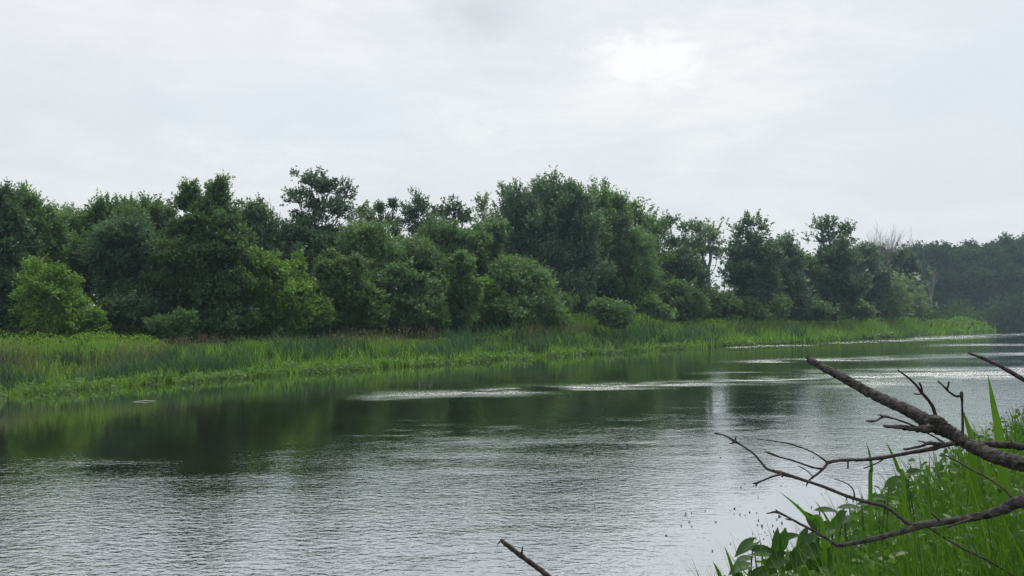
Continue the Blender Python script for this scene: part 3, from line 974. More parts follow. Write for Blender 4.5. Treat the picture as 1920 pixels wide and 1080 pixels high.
# ------------------------------------------------------------------ grass and reeds of the far bank
def blades(x, y, z, h, w, lean, leanw=0.25, segs=3, az=None):
    """curved tapering blades; returns verts, faces"""
    n_ = len(x)
    az = rs.uniform(0, 2 * math.pi, n_) if az is None else az
    side = np.stack([np.cos(az), np.sin(az), np.zeros(n_)], -1)
    ld = np.stack([lean * np.ones(n_), np.zeros(n_)], -1) + rs.normal(0, leanw, (n_, 2))
    rows = []
    for k in range(segs + 1):
        t = k / segs
        c = np.stack([x + ld[:, 0] * h * t ** 2, y + ld[:, 1] * h * t ** 2, z + h * (t - 0.18 * t * t * np.hypot(ld[:, 0], ld[:, 1]))], -1)
        if k < segs:
            ww = (w * (1 - t ** 1.8) * (0.75 + 0.5 * min(t * 2, 1)))[:, None] * 0.5
            rows += [c - side * ww, c + side * ww]
        else:
            rows.append(c)
    v = np.stack(rows, 1).reshape(-1, 3)
    m = 2 * segs + 1
    b = (np.arange(n_) * m)[:, None]
    quads = [np.concatenate([b + 2 * k, b + 2 * k + 1, b + 2 * k + 3, b + 2 * k + 2], 1) for k in range(segs - 1)]
    tris = np.concatenate([b + 2 * segs - 2, b + 2 * segs - 1, b + 2 * segs], 1)
    return v, ([np.concatenate(quads)] if quads else []) + [tris]


def far_points(n_, lo, hi, d0, d1):
    px = rs.uniform(lo, hi, n_)
    w = WL(px)
    sc_ = np.clip(w / 45.0, 0.8, 1.35)
    Y = w + rs.uniform(d0, d1, n_) * sc_
    X = (px - 960) / F * Y
    return px, X, Y, ground_z(X, Y), Y / 40.0


def patchy(px, Y, seed, sx=90.0, sy=3.0):
    return noise2(px, Y / np.maximum(WL(px), 1) * 45, seed, sx, sy)


def stuff(name, label, cat, parts, mat):
    v = np.concatenate([q[0] for q in parts])
    fs, base = {}, 0
    for vv, ff in parts:
        for f in ff:
            fs.setdefault(f.shape[1], []).append(f + base)
        base += len(vv)
    o = mesh_obj(name, v, [np.concatenate(fs[k]) for k in sorted(fs, reverse=True)], mat)
    tag(o, label, cat, kind='stuff')
    return o


def tufts(n_t, per, lo, hi, d0, d1, keepf, hr, w, lean, leanw, spread):
    px, X, Y, Z, s = far_points(n_t, lo, hi, d0, d1)
    k = keepf(px, Y)
    px, X, Y, Z, s = px[k], X[k], Y[k], Z[k], s[k]
    hb = hr(px, Y) * np.clip(s, 0.85, 1.75) * rs.uniform(0.7, 1.15, len(X))
    r_ = lambda a: np.repeat(a, per)
    n_ = len(X) * per
    ox, oy = rs.normal(0, 1, n_) * spread * r_(s), rs.normal(0, 1, n_) * spread * r_(s)
    h = r_(hb) * rs.uniform(0.5, 1.1, n_)
    tl = r_(rs.normal(lean, 0.12, len(X)))
    v, f = blades(r_(X) + ox, r_(Y) + oy, r_(Z) - 0.02, h, w * r_(s) * rs.uniform(0.55, 1.3, n_), tl + ox / np.maximum(r_(s), .1) * 0.9, leanw)
    return v, f


stuff('grass', 'tall green reed grass covering the far bank', 'grass',
      [tufts(3300, 9, -330, 1855, 0.1, 12.5, lambda p, y: np.ones(len(p), bool),
             lambda p, y: (1 - 0.3 * sstep(250, 330, p) * sstep(1020, 940, p) * sstep(5, 7, y - WL(p))) * (0.40 + 1.0 * patchy(p, y, 31)) * np.clip((y - WL(p)) / 3.0, 0.5, 1), 0.055, -0.05, 0.22, 0.16),
       tufts(1500, 7, -330, 1855, -0.2, 2.5, lambda p, y: rs.random(len(p)) < 0.8, lambda p, y: 0.25 + 0.7 * patchy(p, y, 35, 40, 2), 0.05, -0.05, 0.35, 0.18)], M['reed'])

# dark cattail stands
stuff('cattails', 'dark blue-green cattail stands leaning with the wind on the far bank', 'cattails',
      [tufts(3000, 7, -330, 1500, 0.8, 7.5, lambda p, y: (patchy(p, y, 47, 110, 2.6) > 0.50) | ((p > 190) & (p < 480) & (rs.random(len(p)) < 0.7)),
             lambda p, y: 0.8 + 0.6 * patchy(p, y, 49, 60, 2), 0.060, -0.22, 0.16, 0.15)], M['cattail'])

# lime weeds at the back of the bank
px, X, Y, Z, s = far_points(30000, -330, 1850, 5.0, 10.5)
dip = 1 - 0.5 * sstep(250, 330, px) * sstep(1020, 940, px)
top = dip * (1.05 + 0.75 * patchy(px, Y, 53, 60, 4)) * np.clip(s, 0.9, 1.5)
hz = top * rs.random(len(X)) ** 0.6
v = leaf_tris(np.stack([X, Y, Z + hz], -1), norm(np.stack([rs.normal(0, .6, len(X)), rs.normal(0, .6, len(X)), np.ones(len(X))], -1)), 0.13 * s, 0.05 * s)
stm = tufts(3000, 6, -330, 1850, 5.0, 10.5, lambda p, y: np.ones(len(p), bool), lambda p, y: (1 - 0.5 * sstep(250, 330, p) * sstep(1020, 940, p)) * (0.85 + 0.8 * patchy(p, y, 53, 60, 4)), 0.05, 0.0, 0.16, 0.2)
stuff('weeds', 'lime green tall weeds in front of the wood', 'weeds', [(v, [tri_faces(len(v))]), stm], M['weed'])

# brown-pink seed heads
px, X, Y, Z, s = far_points(14000, -330, 1700, 2.5, 6.5)
keep = (patchy(px, Y, 61, 130, 2.4) > 0.56) & (Y < WL(px) + 7.5 * np.clip(WL(px) / 45.0, 0.8, 2.2)) & (rs.random(len(px)) < np.where(px < 820, 0.6, np.where((px > 990) & (px < 1120), 0.45, 0.10)))
X, Y, Z, s = X[keep], Y[keep], Z[keep], s[keep]
zt = Z + rs.uniform(0.85, 1.3, len(X)) * np.clip(s, 0.9, 1.3)
v1 = leaf_tris(np.stack([X, Y, zt], -1), norm(np.stack([np.full(len(X), .35), rs.normal(0, .2, len(X)), np.ones(len(X))], -1)), 0.17 * s, 0.028 * s, 0.0)
st_ = blades(X, Y, Z, zt - Z, 0.012 * s, 0.03, 0.05, 2)
stuff('seed_grass', 'brownish pink flowering grass heads drifting over the far bank', 'grass', [(v1, [tri_faces(len(v1))]), st_], M['seed'])

# broad water plants along the edge
px, X, Y, Z, s = far_points(24000, -330, 1860, -1.6, 1.6)
lump = patchy(px, Y, 71, 26, 1.2)
z0 = np.maximum(Z, -0.05)
zz = z0 + (0.08 + 0.42 * lump) * rs.random(len(X)) * np.clip(s, 0.9, 1.3)
keep = lump > np.where(Y < WL(px), 0.56, 0.38)
pts = np.stack([X, Y, zz], -1)[keep]
v = leaf_tris(pts, norm(np.stack([rs.normal(0, 1, len(pts)), rs.normal(-.5, .8, len(pts)), rs.uniform(0, .9, len(pts))], -1)), 0.19 * s[keep] * rs.uniform(0.5, 1.2, len(pts)), 0.13 * s[keep], 1.2)
stuff('water_plants', 'broad leaved glossy plants floating along the far waterline', 'water plants', [(v, [tri_faces(len(v))])], M['pad'])

# ------------------------------------------------------------------ near bank
BND = np.array([(1335, 1095), (1400, 1062), (1440, 1035), (1560, 965), (1640, 905), (1740, 845), (1800, 800), (1860, 752), (1920, 718), (2100, 640), (2600, 560)], float)


def cap_z(X, Y, slack=0.0):
    py = np.interp(PX(X, Y), BND[:, 0], BND[:, 1]) + slack
    return CAM_H - (py - 597.0) / F * Y


def near_points(n_, ymax=17.0, ymin=2.3):
    Y = ymin + (ymax - ymin) * rs.random(n_) ** 1.7
    px = rs.uniform(1340, 2250, n_)
    X = (px - 960) / F * Y
    dn = seg_dist(X, Y, near_line)
    dn = np.where(in_river(X, Y), -dn, dn)
    k = dn > -0.25
    X, Y = X[k], Y[k]
    return X, Y, np.maximum(ground_z(X, Y), -0.15)


def near_grass(n_, hr, wr, lean, leanw, slack, ymin=2.3, ymax=17.0):
    X, Y, Z = near_points(n_, ymax, ymin)
    zc = cap_z(X, Y, slack + rs.normal(0, 14, len(X)))
    h = np.minimum(rs.uniform(hr[0], hr[1], len(X)), (zc - Z) * rs.uniform(0.72, 1.03, len(X)))
    k = h > 0.18
    X, Y, Z, h = X[k], Y[k], Z[k], h[k]
    w = rs.uniform(wr[0], wr[1], len(X)) * np.clip(Y / 5.0, 0.75, 2.0)
    return blades(X, Y, Z, h * 1.05, w, lean, leanw, 5)


stuff('grass', 'long green grass blades crowding the near bank behind the dead branches', 'grass',
      [near_grass(9000, (0.5, 1.15), (0.008, 0.018), -0.05, 0.2, 0), near_grass(1500, (0.7, 1.3), (0.016, 0.026), -0.03, 0.12, -4)], M['grass'])
stuff('dry_grass', 'few straw-coloured dry stalks among the near bank grass', 'grass', [near_grass(520, (0.5, 1.0), (0.004, 0.010), 0.05, 0.5, 20)], M['dry'])

# small-leaved herbs between the blades
X, Y, Z = near_points(15000, 16.0, 2.8)
zc = cap_z(X, Y, 10 + rs.normal(0, 10, len(X)))
z = Z + (zc - Z) * rs.uniform(0.15, 1.0, len(X)) ** 0.8
k = (zc - Z > 0.15) & (z - Z < 1.0)
pts = np.stack([X, Y, z], -1)[k]
n_ = len(pts)
sz = rs.uniform(0.03, 0.085, n_) * np.clip(pts[:, 1] / 6.0, 0.7, 1.7)


def leaf_quads(cen, ax, L, W, up=0.6, fold=0.18):
    n_ = len(cen)
    nor = norm(rs.normal(0, 1, (n_, 3)) + np.array([0, 0, up]))
    a = norm(ax - nor * np.sum(ax * nor, -1, keepdims=True))
    b = np.cross(nor, a)
    L, W = np.broadcast_to(L, (n_,))[:, None], np.broadcast_to(W, (n_,))[:, None]
    e = nor * W * fold
    v = np.stack([cen - a * L * .5, cen - a * L * .12 + b * W * .5 + e, cen + a * L * .2 + b * W * .42 + e, cen + a * L * .5,
                  cen + a * L * .2 - b * W * .42 + e, cen - a * L * .12 - b * W * .5 + e], 1).reshape(-1, 3)
    i = (np.arange(n_) * 6)[:, None]
    f = np.concatenate([np.concatenate([i, i + 1, i + 2, i + 3], 1), np.concatenate([i, i + 3, i + 4, i + 5], 1)])
    return v, [f]


stuff('herbs', 'small-leaved leafy herbs packed between the near grass blades', 'herbs',
      [leaf_quads(pts, sphere_dirs(n_) + np.array([0, 0, .3]), sz, sz * 0.55, 0.9)], M['herb'])


def arum_leaf(base, dirv, nor, L, W, lobe=0.28):
    """arrow-shaped leaf as a curved sheet"""
    a = norm(np.asarray(dirv, float))
    nn = norm(nor - a * np.dot(nor, a))
    b = np.cross(nn, a)
    ts = np.linspace(0, 1, 9)
    half = np.array([0.42, 0.86, 1.0, 0.98, 0.88, 0.72, 0.50, 0.26, 0.0]) * W * 0.5
    cols = np.array([-1, -0.55, 0, 0.55, 1])
    v = []
    for t, hw in zip(ts, half):
        for c in cols:
            back = lobe * max(0, 1 - t * 3.2) * abs(c) ** 1.5 * L
            v.append(np.asarray(base) + a * (t * L - back) + b * (c * hw) + nn * (abs(c) ** 1.3 * hw * 0.45 - 0.22 * L * t * t))
    f = []
    for i in range(8):
        for j in range(4):
            k = i * 5 + j
            f.append((k, k + 1, k + 6, k + 5))
    return np.array(v), np.array(f)


def arum(label, bx, Yd, leaves):
    """leaves: (px, py, dY, length px, direction angle in the picture plane, tilt)"""
    bX = (bx - 960) / F * Yd
    base = np.array([bX, Yd, float(ground_z(bX, Yd)[0]) - 0.03])
    root = thing('arrow_arum', label, 'plant', base, 'arrow-leaved plants at the foot of the near bank')
    for (px, py, dY, Lp, ang, tilt) in leaves:
        Yl = Yd + dY
        c = P(px, py, Yl)
        L = Lp / F * Yl
        d = np.array([math.cos(ang), rs.uniform(-0.5, 0.2), math.sin(ang)])
        nn = np.array([-math.sin(ang) * 0.4 + rs.normal(0, .2), -tilt, 1.0 - 0.5 * tilt])
        p0 = c - norm(d) * L * 0.35
        v, f = arum_leaf(p0, d, nn, L, L * rs.uniform(0.5, 0.66))
        mesh_obj('leaf', v, f, M['arum'], root, True, base)
        tb = Tubes()
        g = base + np.array([rs.normal(0, .05), rs.normal(0, .05), 0])
        pp = smooth_path([g, g * 0.45 + p0 * 0.55 + np.array([rs.normal(0, .03), 0, 0.06]), p0], 5)
        tb.add(pp, np.linspace(0.007, 0.0035, len(pp)), 6)
        tb.build('stalk', M['arum'], root, base)
    return root


arum('arrow-leaved plant reaching farthest out over the water', 1420, 4.3,
     [(1400, 1025, 0.05, 46, 3.5, 0.5), (1390, 1066, -0.1, 44, 3.2, 0.2), (1397, 1050, 0.1, 40, 3.1, 0.0), (1432, 1036, 0.0, 46, 0.1, 0.5), (1420, 1078, -.1, 40, 3.6, .6)])
arum('arrow-leaved plant with one broad leaf hanging point down', 1475, 4.3,
     [(1460, 1018, 0.0, 50, -1.7, 1.6), (1480, 1008, 0.05, 34, 0.6, 0.4), (1455, 1052, -.05, 46, 3.4, 0.6), (1492, 1046, 0.0, 50, -2.4, 0.8), (1440, 1075, 0, 46, -1.8, 1.2)])
arum('arrow-leaved plant with a rounded upright leaf below the forked branch', 1535, 4.5,
     [(1524, 978, 0.1, 36, 2.2, 1.5), (1508, 1012, 0.0, 42, -2.3, 0.5), (1530, 1035, 0.0, 52, -0.4, 0.7), (1548, 998, .05, 44, 3.3, 0.4), (1515, 1068, 0, 50, -2.0, 1.0)])
arum('arrow-leaved plant under the fork of the lower branch', 1580, 4.6,
     [(1550, 958, 0.1, 36, 0.2, 0.2), (1575, 975, 0.0, 42, 3.6, 0.6), (1596, 952, 0.1, 40, 0.2, 0.1), (1560, 1050, -.1, 64, 0.9, 1.2), (1605, 1030, 0, 50, -2.0, 1.0)])
arum('arrow-leaved plant half hidden in the near grass', 1640, 4.8,
     [(1625, 945, 0.1, 27, 0.3, 0.3), (1650, 935, 0.1, 27, 2.9, 0.3), (1640, 985, 0, 31, -2.2, 1.0), (1672, 905, 0.1, 30, 0.9, 1.0), (1620, 1050, 0, 34, -0.9, 1.1)])
arum('arrow-leaved plant deepest among the bank grass, close to the thick branch', 1705, 5.2,
     [(1690, 900, 0.1, 26, 2.7, 0.4), (1715, 885, 0.1, 26, 0.4, 0.6), (1700, 930, 0, 30, -2.2, 1.0), (1735, 1010, -.3, 33, -1.0, 1.1)])


# single tall blades
def blade(label, pts, Yd, wpx):
    pw = np.array([P(x, y, Yd) for x, y in pts])
    g = pw[0].copy()
    g[2] = float(ground_z(g[0], g[1])[0]) - 0.02
    path = smooth_path(np.vstack([g[None], pw]) if g[2] < pw[0][2] - 0.05 else pw, 6)
    k = len(path)
    t = np.linspace(0, 1, k)
    w = wpx / F * Yd * (1 - t ** 2.2) * 0.5
    tan = norm(np.gradient(path, axis=0))
    side = norm(np.cross(tan, np.array([0.15, 1.0, 0.0])))
    fw = np.cross(side, tan)
    v = np.stack([path - side * w[:, None], path + fw * w[:, None] * 0.35, path + side * w[:, None]], 1).reshape(-1, 3)
    i = (np.arange(k - 1) * 3)[:, None]
    f = np.concatenate([np.concatenate([i, i + 1, i + 4, i + 3], 1), np.concatenate([i + 1, i + 2, i + 5, i + 4], 1)])
    o = mesh_obj('sword_leaf', v, f, M['grass'], None, True, path[0])
    return tag(o, label, 'leaf', 'tall sword leaves standing out of the near bank grass')


blade('widest sword leaf, its tip rising above the near grass by the picture edge', [(1880, 900), (1873, 815), (1862, 755), (1852, 700)], 4.2, 20)
blade('short sword leaf just beside the upright thin twig', [(1826, 900), (1822, 830), (1812, 790), (1806, 770)], 4.4, 13)
blade('slim sword leaf crossing the thin forked branch from below', [(1695, 930), (1684, 880), (1672, 850), (1660, 826)], 4.4, 9)
blade('sword leaf slanting over open water below the forked branch', [(1545, 1010), (1515, 970), (1490, 945), (1459, 920)], 4.3, 9)
blade('sword leaf leaning out at the lowest edge of the near plants', [(1392, 1110), (1378, 1080), (1368, 1050), (1358, 1022)], 4.2, 11)
blade('lowest sword leaf tip at the bottom of the picture', [(1365, 1120), (1352, 1085), (1344, 1066), (1336, 1052)], 4.2, 10)
blade('thin upright sword leaf among the arrow-leaved plants', [(1435, 1090), (1430, 1050), (1427, 1030), (1424, 1008)], 4.2, 5)
blade('thin straight sword leaf beside the rounded arrow leaf', [(1570, 1010), (1555, 980), (1540, 955), (1528, 938)], 4.4, 6)
blade('slim sword leaf standing tall left of the herbs by the forked branch', [(1632, 930), (1634, 880), (1630, 850), (1624, 830)], 4.6, 8)


# ------------------------------------------------------------------ dead branches
def wood(parent, name, pts, mat, base, sides=8, knob=0.06, n_=5):
    """pts: (px, py, distance, radius px)"""
    q = []
    for (x, y, Yd, r_) in pts:
        w = P(x, y, Yd)
        q.append([*w, r_ / F * Yd * (0.85 if name in ('twig', 'arm') else 0.95)])
    q = smooth_path(q, n_)
    q[:, 3] = np.maximum(q[:, 3], 0.0009)
    q[:, 3] *= 1 + 0.05 * np.sin(np.arange(len(q)) * 0.9 + rs.uniform(0, 6)) * np.sin(np.arange(len(q)) * 0.37)
    jit = rs.normal(0, 0.025, (len(q), 3)) * q[:, 3:4]
    tb = Tubes()
    tb.add(q[:, :3] + jit, q[:, 3], sides, knob)
    return tb.build(name, mat, parent, base)


def ground_base(px, Yd):
    X_ = (px - 960) / F * Yd
    return np.array([X_, Yd, float(ground_z(X_, Yd)[0])])


def to_px(pt):
    """pixel of a world point, for joining a branch to its foot"""
    d = np.asarray(pt, float) - np.array([0, 0, CAM_H])
    f_ = d[1] * math.cos(PITCH) + d[2] * math.sin(PITCH)
    u_ = -d[1] * math.sin(PITCH) + d[2] * math.cos(PITCH)
    return 960 + F * d[0] / f_, 540 - F * u_ / f_


BR = 'dead branches reaching over the water from the near bank'
# thick branch
b0 = ground_base(2500, 2.2)
bx_, by_ = to_px(b0)
root = thing('dead_branch', 'thick grey dead branch slanting over the water, its broken end uppermost', 'branch', b0, BR)
wood(root, 'stem', [(1516, 674, 3.05, 6), (1546, 690, 3.0, 7.5), (1582, 709, 2.96, 8.5), (1640, 741, 2.9, 10), (1700, 768, 2.82, 12), (1735, 788, 2.78, 13.5), (1756, 797, 2.75, 17),
     (1790, 816, 2.72, 13), (1825, 838, 2.68, 12.5), (1870, 857, 2.62, 14.5), (1925, 871, 2.55, 15.5), (2030, 893, 2.45, 17), (2180, 960, 2.35, 19), (2350, 1150, 2.25, 22), (bx_, by_ + 12, 2.2, 26)],
     M['dead'], b0, 16, 0.065, 18)
for sh in ([(1519, 677, 3.05, 3), (1514, 672, 3.05, 2), (1510, 671, 3.05, .6)], [(1518, 673, 3.04, 2.5), (1515, 669, 3.04, 1.4), (1514, 666, 3.04, .5)]):
    wood(root, 'splinter', sh, M['dead'], b0, 5, 0.1, 3)
wood(root, 'stub', [(1756, 799, 2.75, 10), (1738, 804, 2.73, 8), (1715, 804, 2.71, 6), (1690, 801, 2.69, 5), (1657, 799, 2.66, 2.5)], M['dead'], b0, 8, 0.10)
wood(root, 'twig', [(1756, 792, 2.75, 4.5), (1751, 768, 2.74, 4), (1742, 752, 2.73, 3.2), (1728, 736, 2.71, 3.4), (1712, 716, 2.70, 2.5), (1684, 694, 2.68, 1.8)], M['twigdark'], b0)
wood(root, 'twig', [(1729, 737, 2.71, 2.6), (1728, 727, 2.70, 2.2), (1724, 718, 2.69, 2.4)], M['twigdark'], b0)
wood(root, 'twig', [(1729, 738, 2.71, 2.2), (1721, 739, 2.70, 1.6), (1714, 738, 2.69, 1.6)], M['twigdark'], b0)
wood(root, 'twig', [(1752, 770, 2.74, 2.4), (1751, 764, 2.735, 2), (1750, 759, 2.73, 1)], M['twigdark'], b0)
wood(root, 'twig', [(1805, 826, 2.70, 3.2), (1805, 790, 2.70, 2.6), (1804, 760, 2.70, 2.4), (1803, 740, 2.70, 3.8), (1802, 734, 2.70, 2.2)], M['twigdark'], b0)
wood(root, 'twig', [(1804, 740, 2.70, 2.8), (1793, 743, 2.69, 2.8), (1780, 735, 2.68, 2.2), (1774, 729, 2.67, 2.6), (1767, 722, 2.66, 1.6), (1759, 715, 2.65, 1.8)], M['twigdark'], b0)
wood(root, 'twig', [(1775, 731, 2.67, 2.2), (1778, 723, 2.66, 1.8), (1779, 715, 2.66, 2)], M['twigdark'], b0)
wood(root, 'twig', [(1718, 801, 2.71, 2.6), (1700, 793, 2.69, 2.3), (1676, 785, 2.67, 2), (1657, 781, 2.65, 3), (1645, 788, 2.64, 2), (1634, 790, 2.63, 3), (1623, 789, 2.62, 1.3)], M['twigdark'], b0)
wood(root, 'twig', [(1657, 781, 2.65, 2), (1650, 778, 2.64, 1.6), (1646, 778, 2.64, 1)], M['twigdark'], b0)
wood(root, 'knot', [(1745, 790, 2.72, 6), (1752, 786, 2.70, 8), (1762, 790, 2.69, 5)], M['dead'], b0, 8, 0.15)
wood(root, 'knot', [(1690, 765, 2.83, 7), (1683, 758, 2.83, 5), (1680, 755, 2.83, 2)], M['dead'], b0, 8, 0.15)

# thin forked branch crossing behind the thick one
b1 = ground_base(2450, 2.9)
bx_, by_ = to_px(b1)
root = thing('dead_branch', 'thin forked branch passing behind the thick one, ending in slender twigs', 'branch', b1, BR)
wood(root, 'stem', [(1550, 867, 2.85, 3.2), (1580, 863, 2.87, 3.2), (1620, 862, 2.89, 3.6), (1660, 857, 2.91, 3.6), (1700, 850, 2.93, 3.8), (1745, 842, 2.95, 4.4), (1785, 832, 2.97, 5), (1830, 832, 2.98, 5.5),
     (1870, 834, 2.98, 7), (1925, 839, 2.96, 7.5), (2050, 870, 2.95, 9), (2250, 1010, 2.92, 11), (bx_, by_ + 8, 2.9, 14)], M['twigdark'], b1, 8, 0.10)
wood(root, 'twig', [(1552, 867, 2.85, 3.6), (1546, 876, 2.83, 3), (1536, 886, 2.82, 2.6), (1524, 895, 2.81, 2.4), (1516, 902, 2.8, 1.8), (1512, 911, 2.8, 1.2)], M['twigdark'], b1)
wood(root, 'twig', [(1551, 867, 2.85, 2.6), (1538, 857, 2.83, 1.8), (1515, 844, 2.8, 1.6), (1480, 832, 2.77, 1.5), (1450, 827, 2.75, 1.3), (1419, 823, 2.73, 1)], M['twigdark'], b1)
wood(root, 'twig', [(1542, 879, 2.83, 2.6), (1526, 877, 2.82, 2.2), (1505, 870, 2.8, 2.0), (1485, 863, 2.79, 2.0), (1462, 857, 2.77, 1.8), (1444, 850, 2.76, 2.6), (1433, 847, 2.75, 1)], M['twigdark'], b1)
wood(root, 'twig', [(1524, 893, 2.81, 1.4), (1512, 882, 2.8, 1.2), (1496, 873, 2.79, 1)], M['twigdark'], b1)
wood(root, 'twig', [(1780, 833, 2.97, 4), (1755, 832, 2.95, 4), (1742, 831, 2.94, 4.2), (1725, 837, 2.92, 2.8), (1700, 842, 2.9, 2.6), (1693, 842, 2.89, 1.4)], M['twigdark'], b1)
wood(root, 'twig', [(1741, 833, 2.94, 2), (1732, 829, 2.93, 1.6), (1722, 827, 2.92, 1.2)], M['twigdark'], b1)
wood(root, 'twig', [(1776, 834, 2.97, 2.2), (1757, 822, 2.95, 2.0), (1735, 810, 2.93, 1.6), (1722, 803, 2.92, 1.2)], M['twigdark'], b1)
wood(root, 'twig', [(1660, 858, 2.91, 1.8), (1645, 868, 2.9, 1.4), (1620, 878, 2.88, 1.2)], M['twigdark'], b1)
wood(root, 'twig', [(1590, 863, 2.87, 1.8), (1590, 870, 2.87, 2.0), (1590, 879, 2.87, 1.8)], M['twigdark'], b1, 6, 0.02, 2)
wood(root, 'twig', [(1898, 837, 2.97, 2), (1897, 830, 2.96, 1.5), (1896, 825, 2.96, 1)], M['twigdark'], b1)

# lower branch
b2 = ground_base(2300, 2.0)
bx_, by_ = to_px(b2)
root = thing('dead_branch', 'lower brown branch lying across the grass, forking into two long thorny arms', 'branch', b2, BR)
wood(root, 'stem', [(1568, 1024, 2.55, 3.4), (1590, 1020, 2.53, 4.2), (1640, 1010, 2.5, 4.8), (1690, 997, 2.46, 5.6), (1725, 985, 2.44, 7.5), (1760, 980, 2.42, 6.5), (1800, 974, 2.39, 7), (1850, 965, 2.36, 8),
     (1885, 953, 2.33, 10), (1912, 941, 2.3, 12), (1990, 945, 2.2, 13), (2130, 1060, 2.1, 15), (bx_, by_ + 8, 2.0, 18)], M['dead'], b2, 10, 0.05, 8)
wood(root, 'arm', [(1715, 986, 2.45, 5), (1700, 980, 2.46, 4.4), (1680, 964, 2.48, 4), (1655, 948, 2.51, 4), (1620, 940, 2.54, 4), (1580, 927, 2.58, 3.6), (1540, 911, 2.62, 3.5), (1500, 898, 2.66, 3.4),
     (1468, 888, 2.7, 4.5), (1440, 880, 2.73, 2.8), (1430, 870, 2.74, 2.6), (1412, 850, 2.77, 2.2), (1392, 836, 2.8, 2), (1377, 827, 2.82, 3), (1360, 817, 2.84, 1.7), (1340, 812, 2.86, 2.2)], M['twigdark'], b2)
wood(root, 'arm', [(1570, 1024, 2.55, 4.2), (1555, 1013, 2.56, 3.2), (1532, 999, 2.58, 3), (1505, 985, 2.6, 2.8), (1485, 974, 2.62, 2.4), (1468, 965, 2.64, 2.6), (1455, 960, 2.65, 2.8), (1437, 963, 2.66, 1)], M['twigdark'], b2)
wood(root, 'twig', [(1466, 889, 2.7, 3), (1450, 893, 2.68, 2.2), (1430, 901, 2.67, 2), (1418, 906, 2.66, 2.6), (1411, 907, 2.66, 1)], M['twigdark'], b2)
wood(root, 'twig', [(1418, 905, 2.66, 2), (1418, 910, 2.66, 1.5), (1417, 913, 2.66, .8)], M['twigdark'], b2)
for sp in ([(1378, 828), (1379, 822), (1380, 817)], [(1377, 829), (1372, 831), (1368, 831)], [(1433, 876), (1432, 872), (1431, 868)], [(1583, 929), (1588, 934), (1586, 938)],
           [(1595, 933), (1600, 938), (1598, 942)], [(1515, 903), (1513, 908), (1511, 912)], [(1470, 888), (1467, 894), (1464, 893)], [(1486, 975), (1477, 974), (1472, 972)],
           [(1460, 962), (1456, 957), (1454, 955)]):
    yd = np.interp(sp[0][0], [1340, 1715], [2.86, 2.45]) if sp[0][1] < 950 else 2.62
    wood(root, 'thorn', [(*sp[0], yd, 2), (*sp[1], yd, 1.5), (*sp[2], yd, .6)], M['twigdark'], b2, 5, 0.02, 2)
wood(root, 'twig', [(1826, 971, 2.37, 3), (1800, 980, 2.36, 2.6), (1775, 989, 2.35, 1.6)], M['twigdark'], b2)
wood(root, 'twig', [(1765, 979, 2.42, 2.5), (1755, 970, 2.41, 2), (1744, 961, 2.40, 1.2)], M['twigdark'], b2)
wood(root, 'twig', [(1905, 940, 2.31, 2.6), (1880, 915, 2.34, 2.2), (1845, 892, 2.38, 2), (1820, 880, 2.41, 1.8), (1790, 862, 2.45, 1.6), (1765, 850, 2.48, 1.2)], M['twigdark'], b2)
wood(root, 'twig', [(1735, 986, 2.43, 2), (1790, 1020, 2.40, 2.2), (1850, 1050, 2.36, 2.2), (1905, 1082, 2.33, 2.4), (1960, 1115, 2.3, 2.6)], M['twigdark'], b2)
wood(root, 'twig', [(1602, 936, 2.56, 2), (1601, 922, 2.56, 1.6), (1594, 911, 2.57, 1.4), (1580, 903, 2.58, 1.2), (1564, 898, 2.6, .8)], M['twigdark'], b2)

# upper bare tip
b3 = ground_base(2700, 2.6)
bx_, by_ = to_px(b3)
root = thing('dead_branch', 'straight dark branch tip entering alone above the thick branch', 'branch', b3, BR)
wood(root, 'stem', [(1816, 662, 2.9, 2.2), (1830, 667, 2.9, 2.4), (1844, 672, 2.9, 3.6), (1860, 680, 2.88, 3.2), (1885, 692, 2.86, 3.8), (1922, 713, 2.82, 5), (2010, 760, 2.76, 7), (2250, 890, 2.7, 11), (bx_, by_ + 8, 2.6, 16)],
     M['twigdark'], b3, 8, 0.06)

# lone stick at the bottom
b4 = ground_base(1330, 2.5)
bx_, by_ = to_px(b4)
root = thing('dead_branch', 'lone dark stick poking up into view over open rippled water', 'branch', b4, BR)
wood(root, 'stem', [(938, 1012, 2.45, 3.4), (946, 1018, 2.45, 4.2), (960, 1029, 2.45, 4.4), (978, 1043, 2.45, 4.8), (1000, 1059, 2.45, 5), (1030, 1083, 2.45, 5.6), (1090, 1140, 2.46, 6.5), (1200, 1290, 2.48, 8), (bx_, by_ + 8, 2.5, 11)],
     M['twigdark'], b4, 8, 0.08)
wood(root, 'twig', [(941, 1013, 2.45, 2.6), (936, 1017, 2.44, 1.8), (932, 1022, 2.44, .8)], M['twigdark'], b4, 6)
wood(root, 'twig', [(977, 1041, 2.45, 2.6), (979, 1033, 2.44, 2), (980, 1024, 2.44, .9)], M['twigdark'], b4, 6)

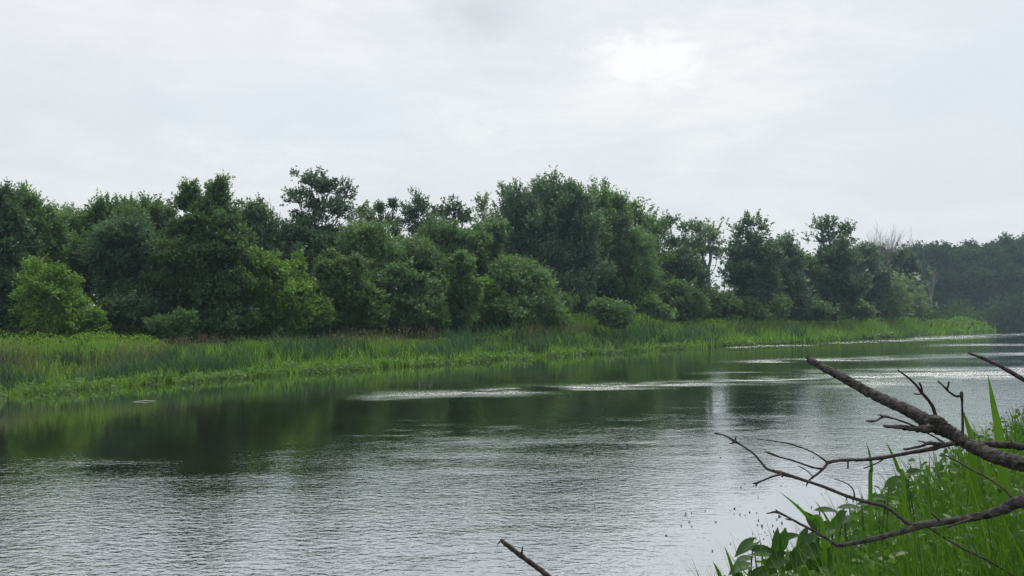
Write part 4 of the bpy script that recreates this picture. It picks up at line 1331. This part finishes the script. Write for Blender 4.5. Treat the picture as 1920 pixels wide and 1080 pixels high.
# floating bits on the calm pool
n_ = 90
px_ = np.concatenate([rs.normal(1400, 75, 60), rs.uniform(1000, 1600, 30)])
py_ = np.concatenate([rs.normal(975, 38, 60), rs.uniform(820, 1010, 30)])
Y = F * CAM_H / (py_ - 597)
X = (px_ - 960) / F * Y
k = in_river(X, Y)
X, Y = X[k], Y[k]
c = np.stack([X, Y, np.full(len(X), 0.008)], -1)
v = leaf_tris(c, norm(np.stack([rs.normal(0, 1, len(X)), rs.normal(0, .5, len(X)), rs.uniform(0, 1.4, len(X))], -1)), rs.uniform(.02, .055, len(X)), rs.uniform(.015, .03, len(X)), 0.3)
o = mesh_obj('floating_weed', v, tri_faces(len(v)), M['speck'])
tag(o, 'dark specks of weed floating on the calm pool', 'weed', kind='stuff')

p0, p1 = P(249, 753, F * CAM_H / 156.0), P(292, 751, F * CAM_H / 154.0)
tb = Tubes()
pp = smooth_path([[*p0[:2], 0.0], [*(p0[:2] * .5 + p1[:2] * .5), 0.025], [*p1[:2], 0.01]], 5)
tb.add(pp, [0.002, 0.006, 0.007, 0.008, 0.009, 0.009, 0.009, 0.008, 0.007, 0.006, 0.003], 7)
o = tb.build('driftwood', M['driftwood'], None, pp[5])
tag(o, 'thin pale stick floating on dark water near the far bank', 'driftwood')

# ------------------------------------------------------------------ haze
mh = bpy.data.materials.new('haze_air')
mh.use_nodes = True
hn, hl = mh.node_tree.nodes, mh.node_tree.links
hn.remove(hn['Principled BSDF'])
pv = nd(hn, 'ShaderNodeVolumePrincipled')
pv.inputs['Color'].default_value = (0.62, 0.83, 1.0, 1)
pv.inputs['Density'].default_value = 0.00047
pv.inputs['Anisotropy'].default_value = 0.2
hl.new(pv.outputs[0], hn['Material Output'].inputs['Volume'])
x0, x1, y0, y1, z0, z1 = -302, 402, -62, 462, -3.0, 40.0
hv = [(x, y, z) for z in (z0, z1) for y in (y0, y1) for x in (x0, x1)]
hf = np.array([(0, 2, 3, 1), (4, 5, 7, 6), (0, 1, 5, 4), (2, 6, 7, 3), (0, 4, 6, 2), (1, 3, 7, 5)])
ho = mesh_obj('haze', np.array(hv, float), hf, mh)
tag(ho, 'thin summer haze over the river and wood', 'haze', kind='stuff')
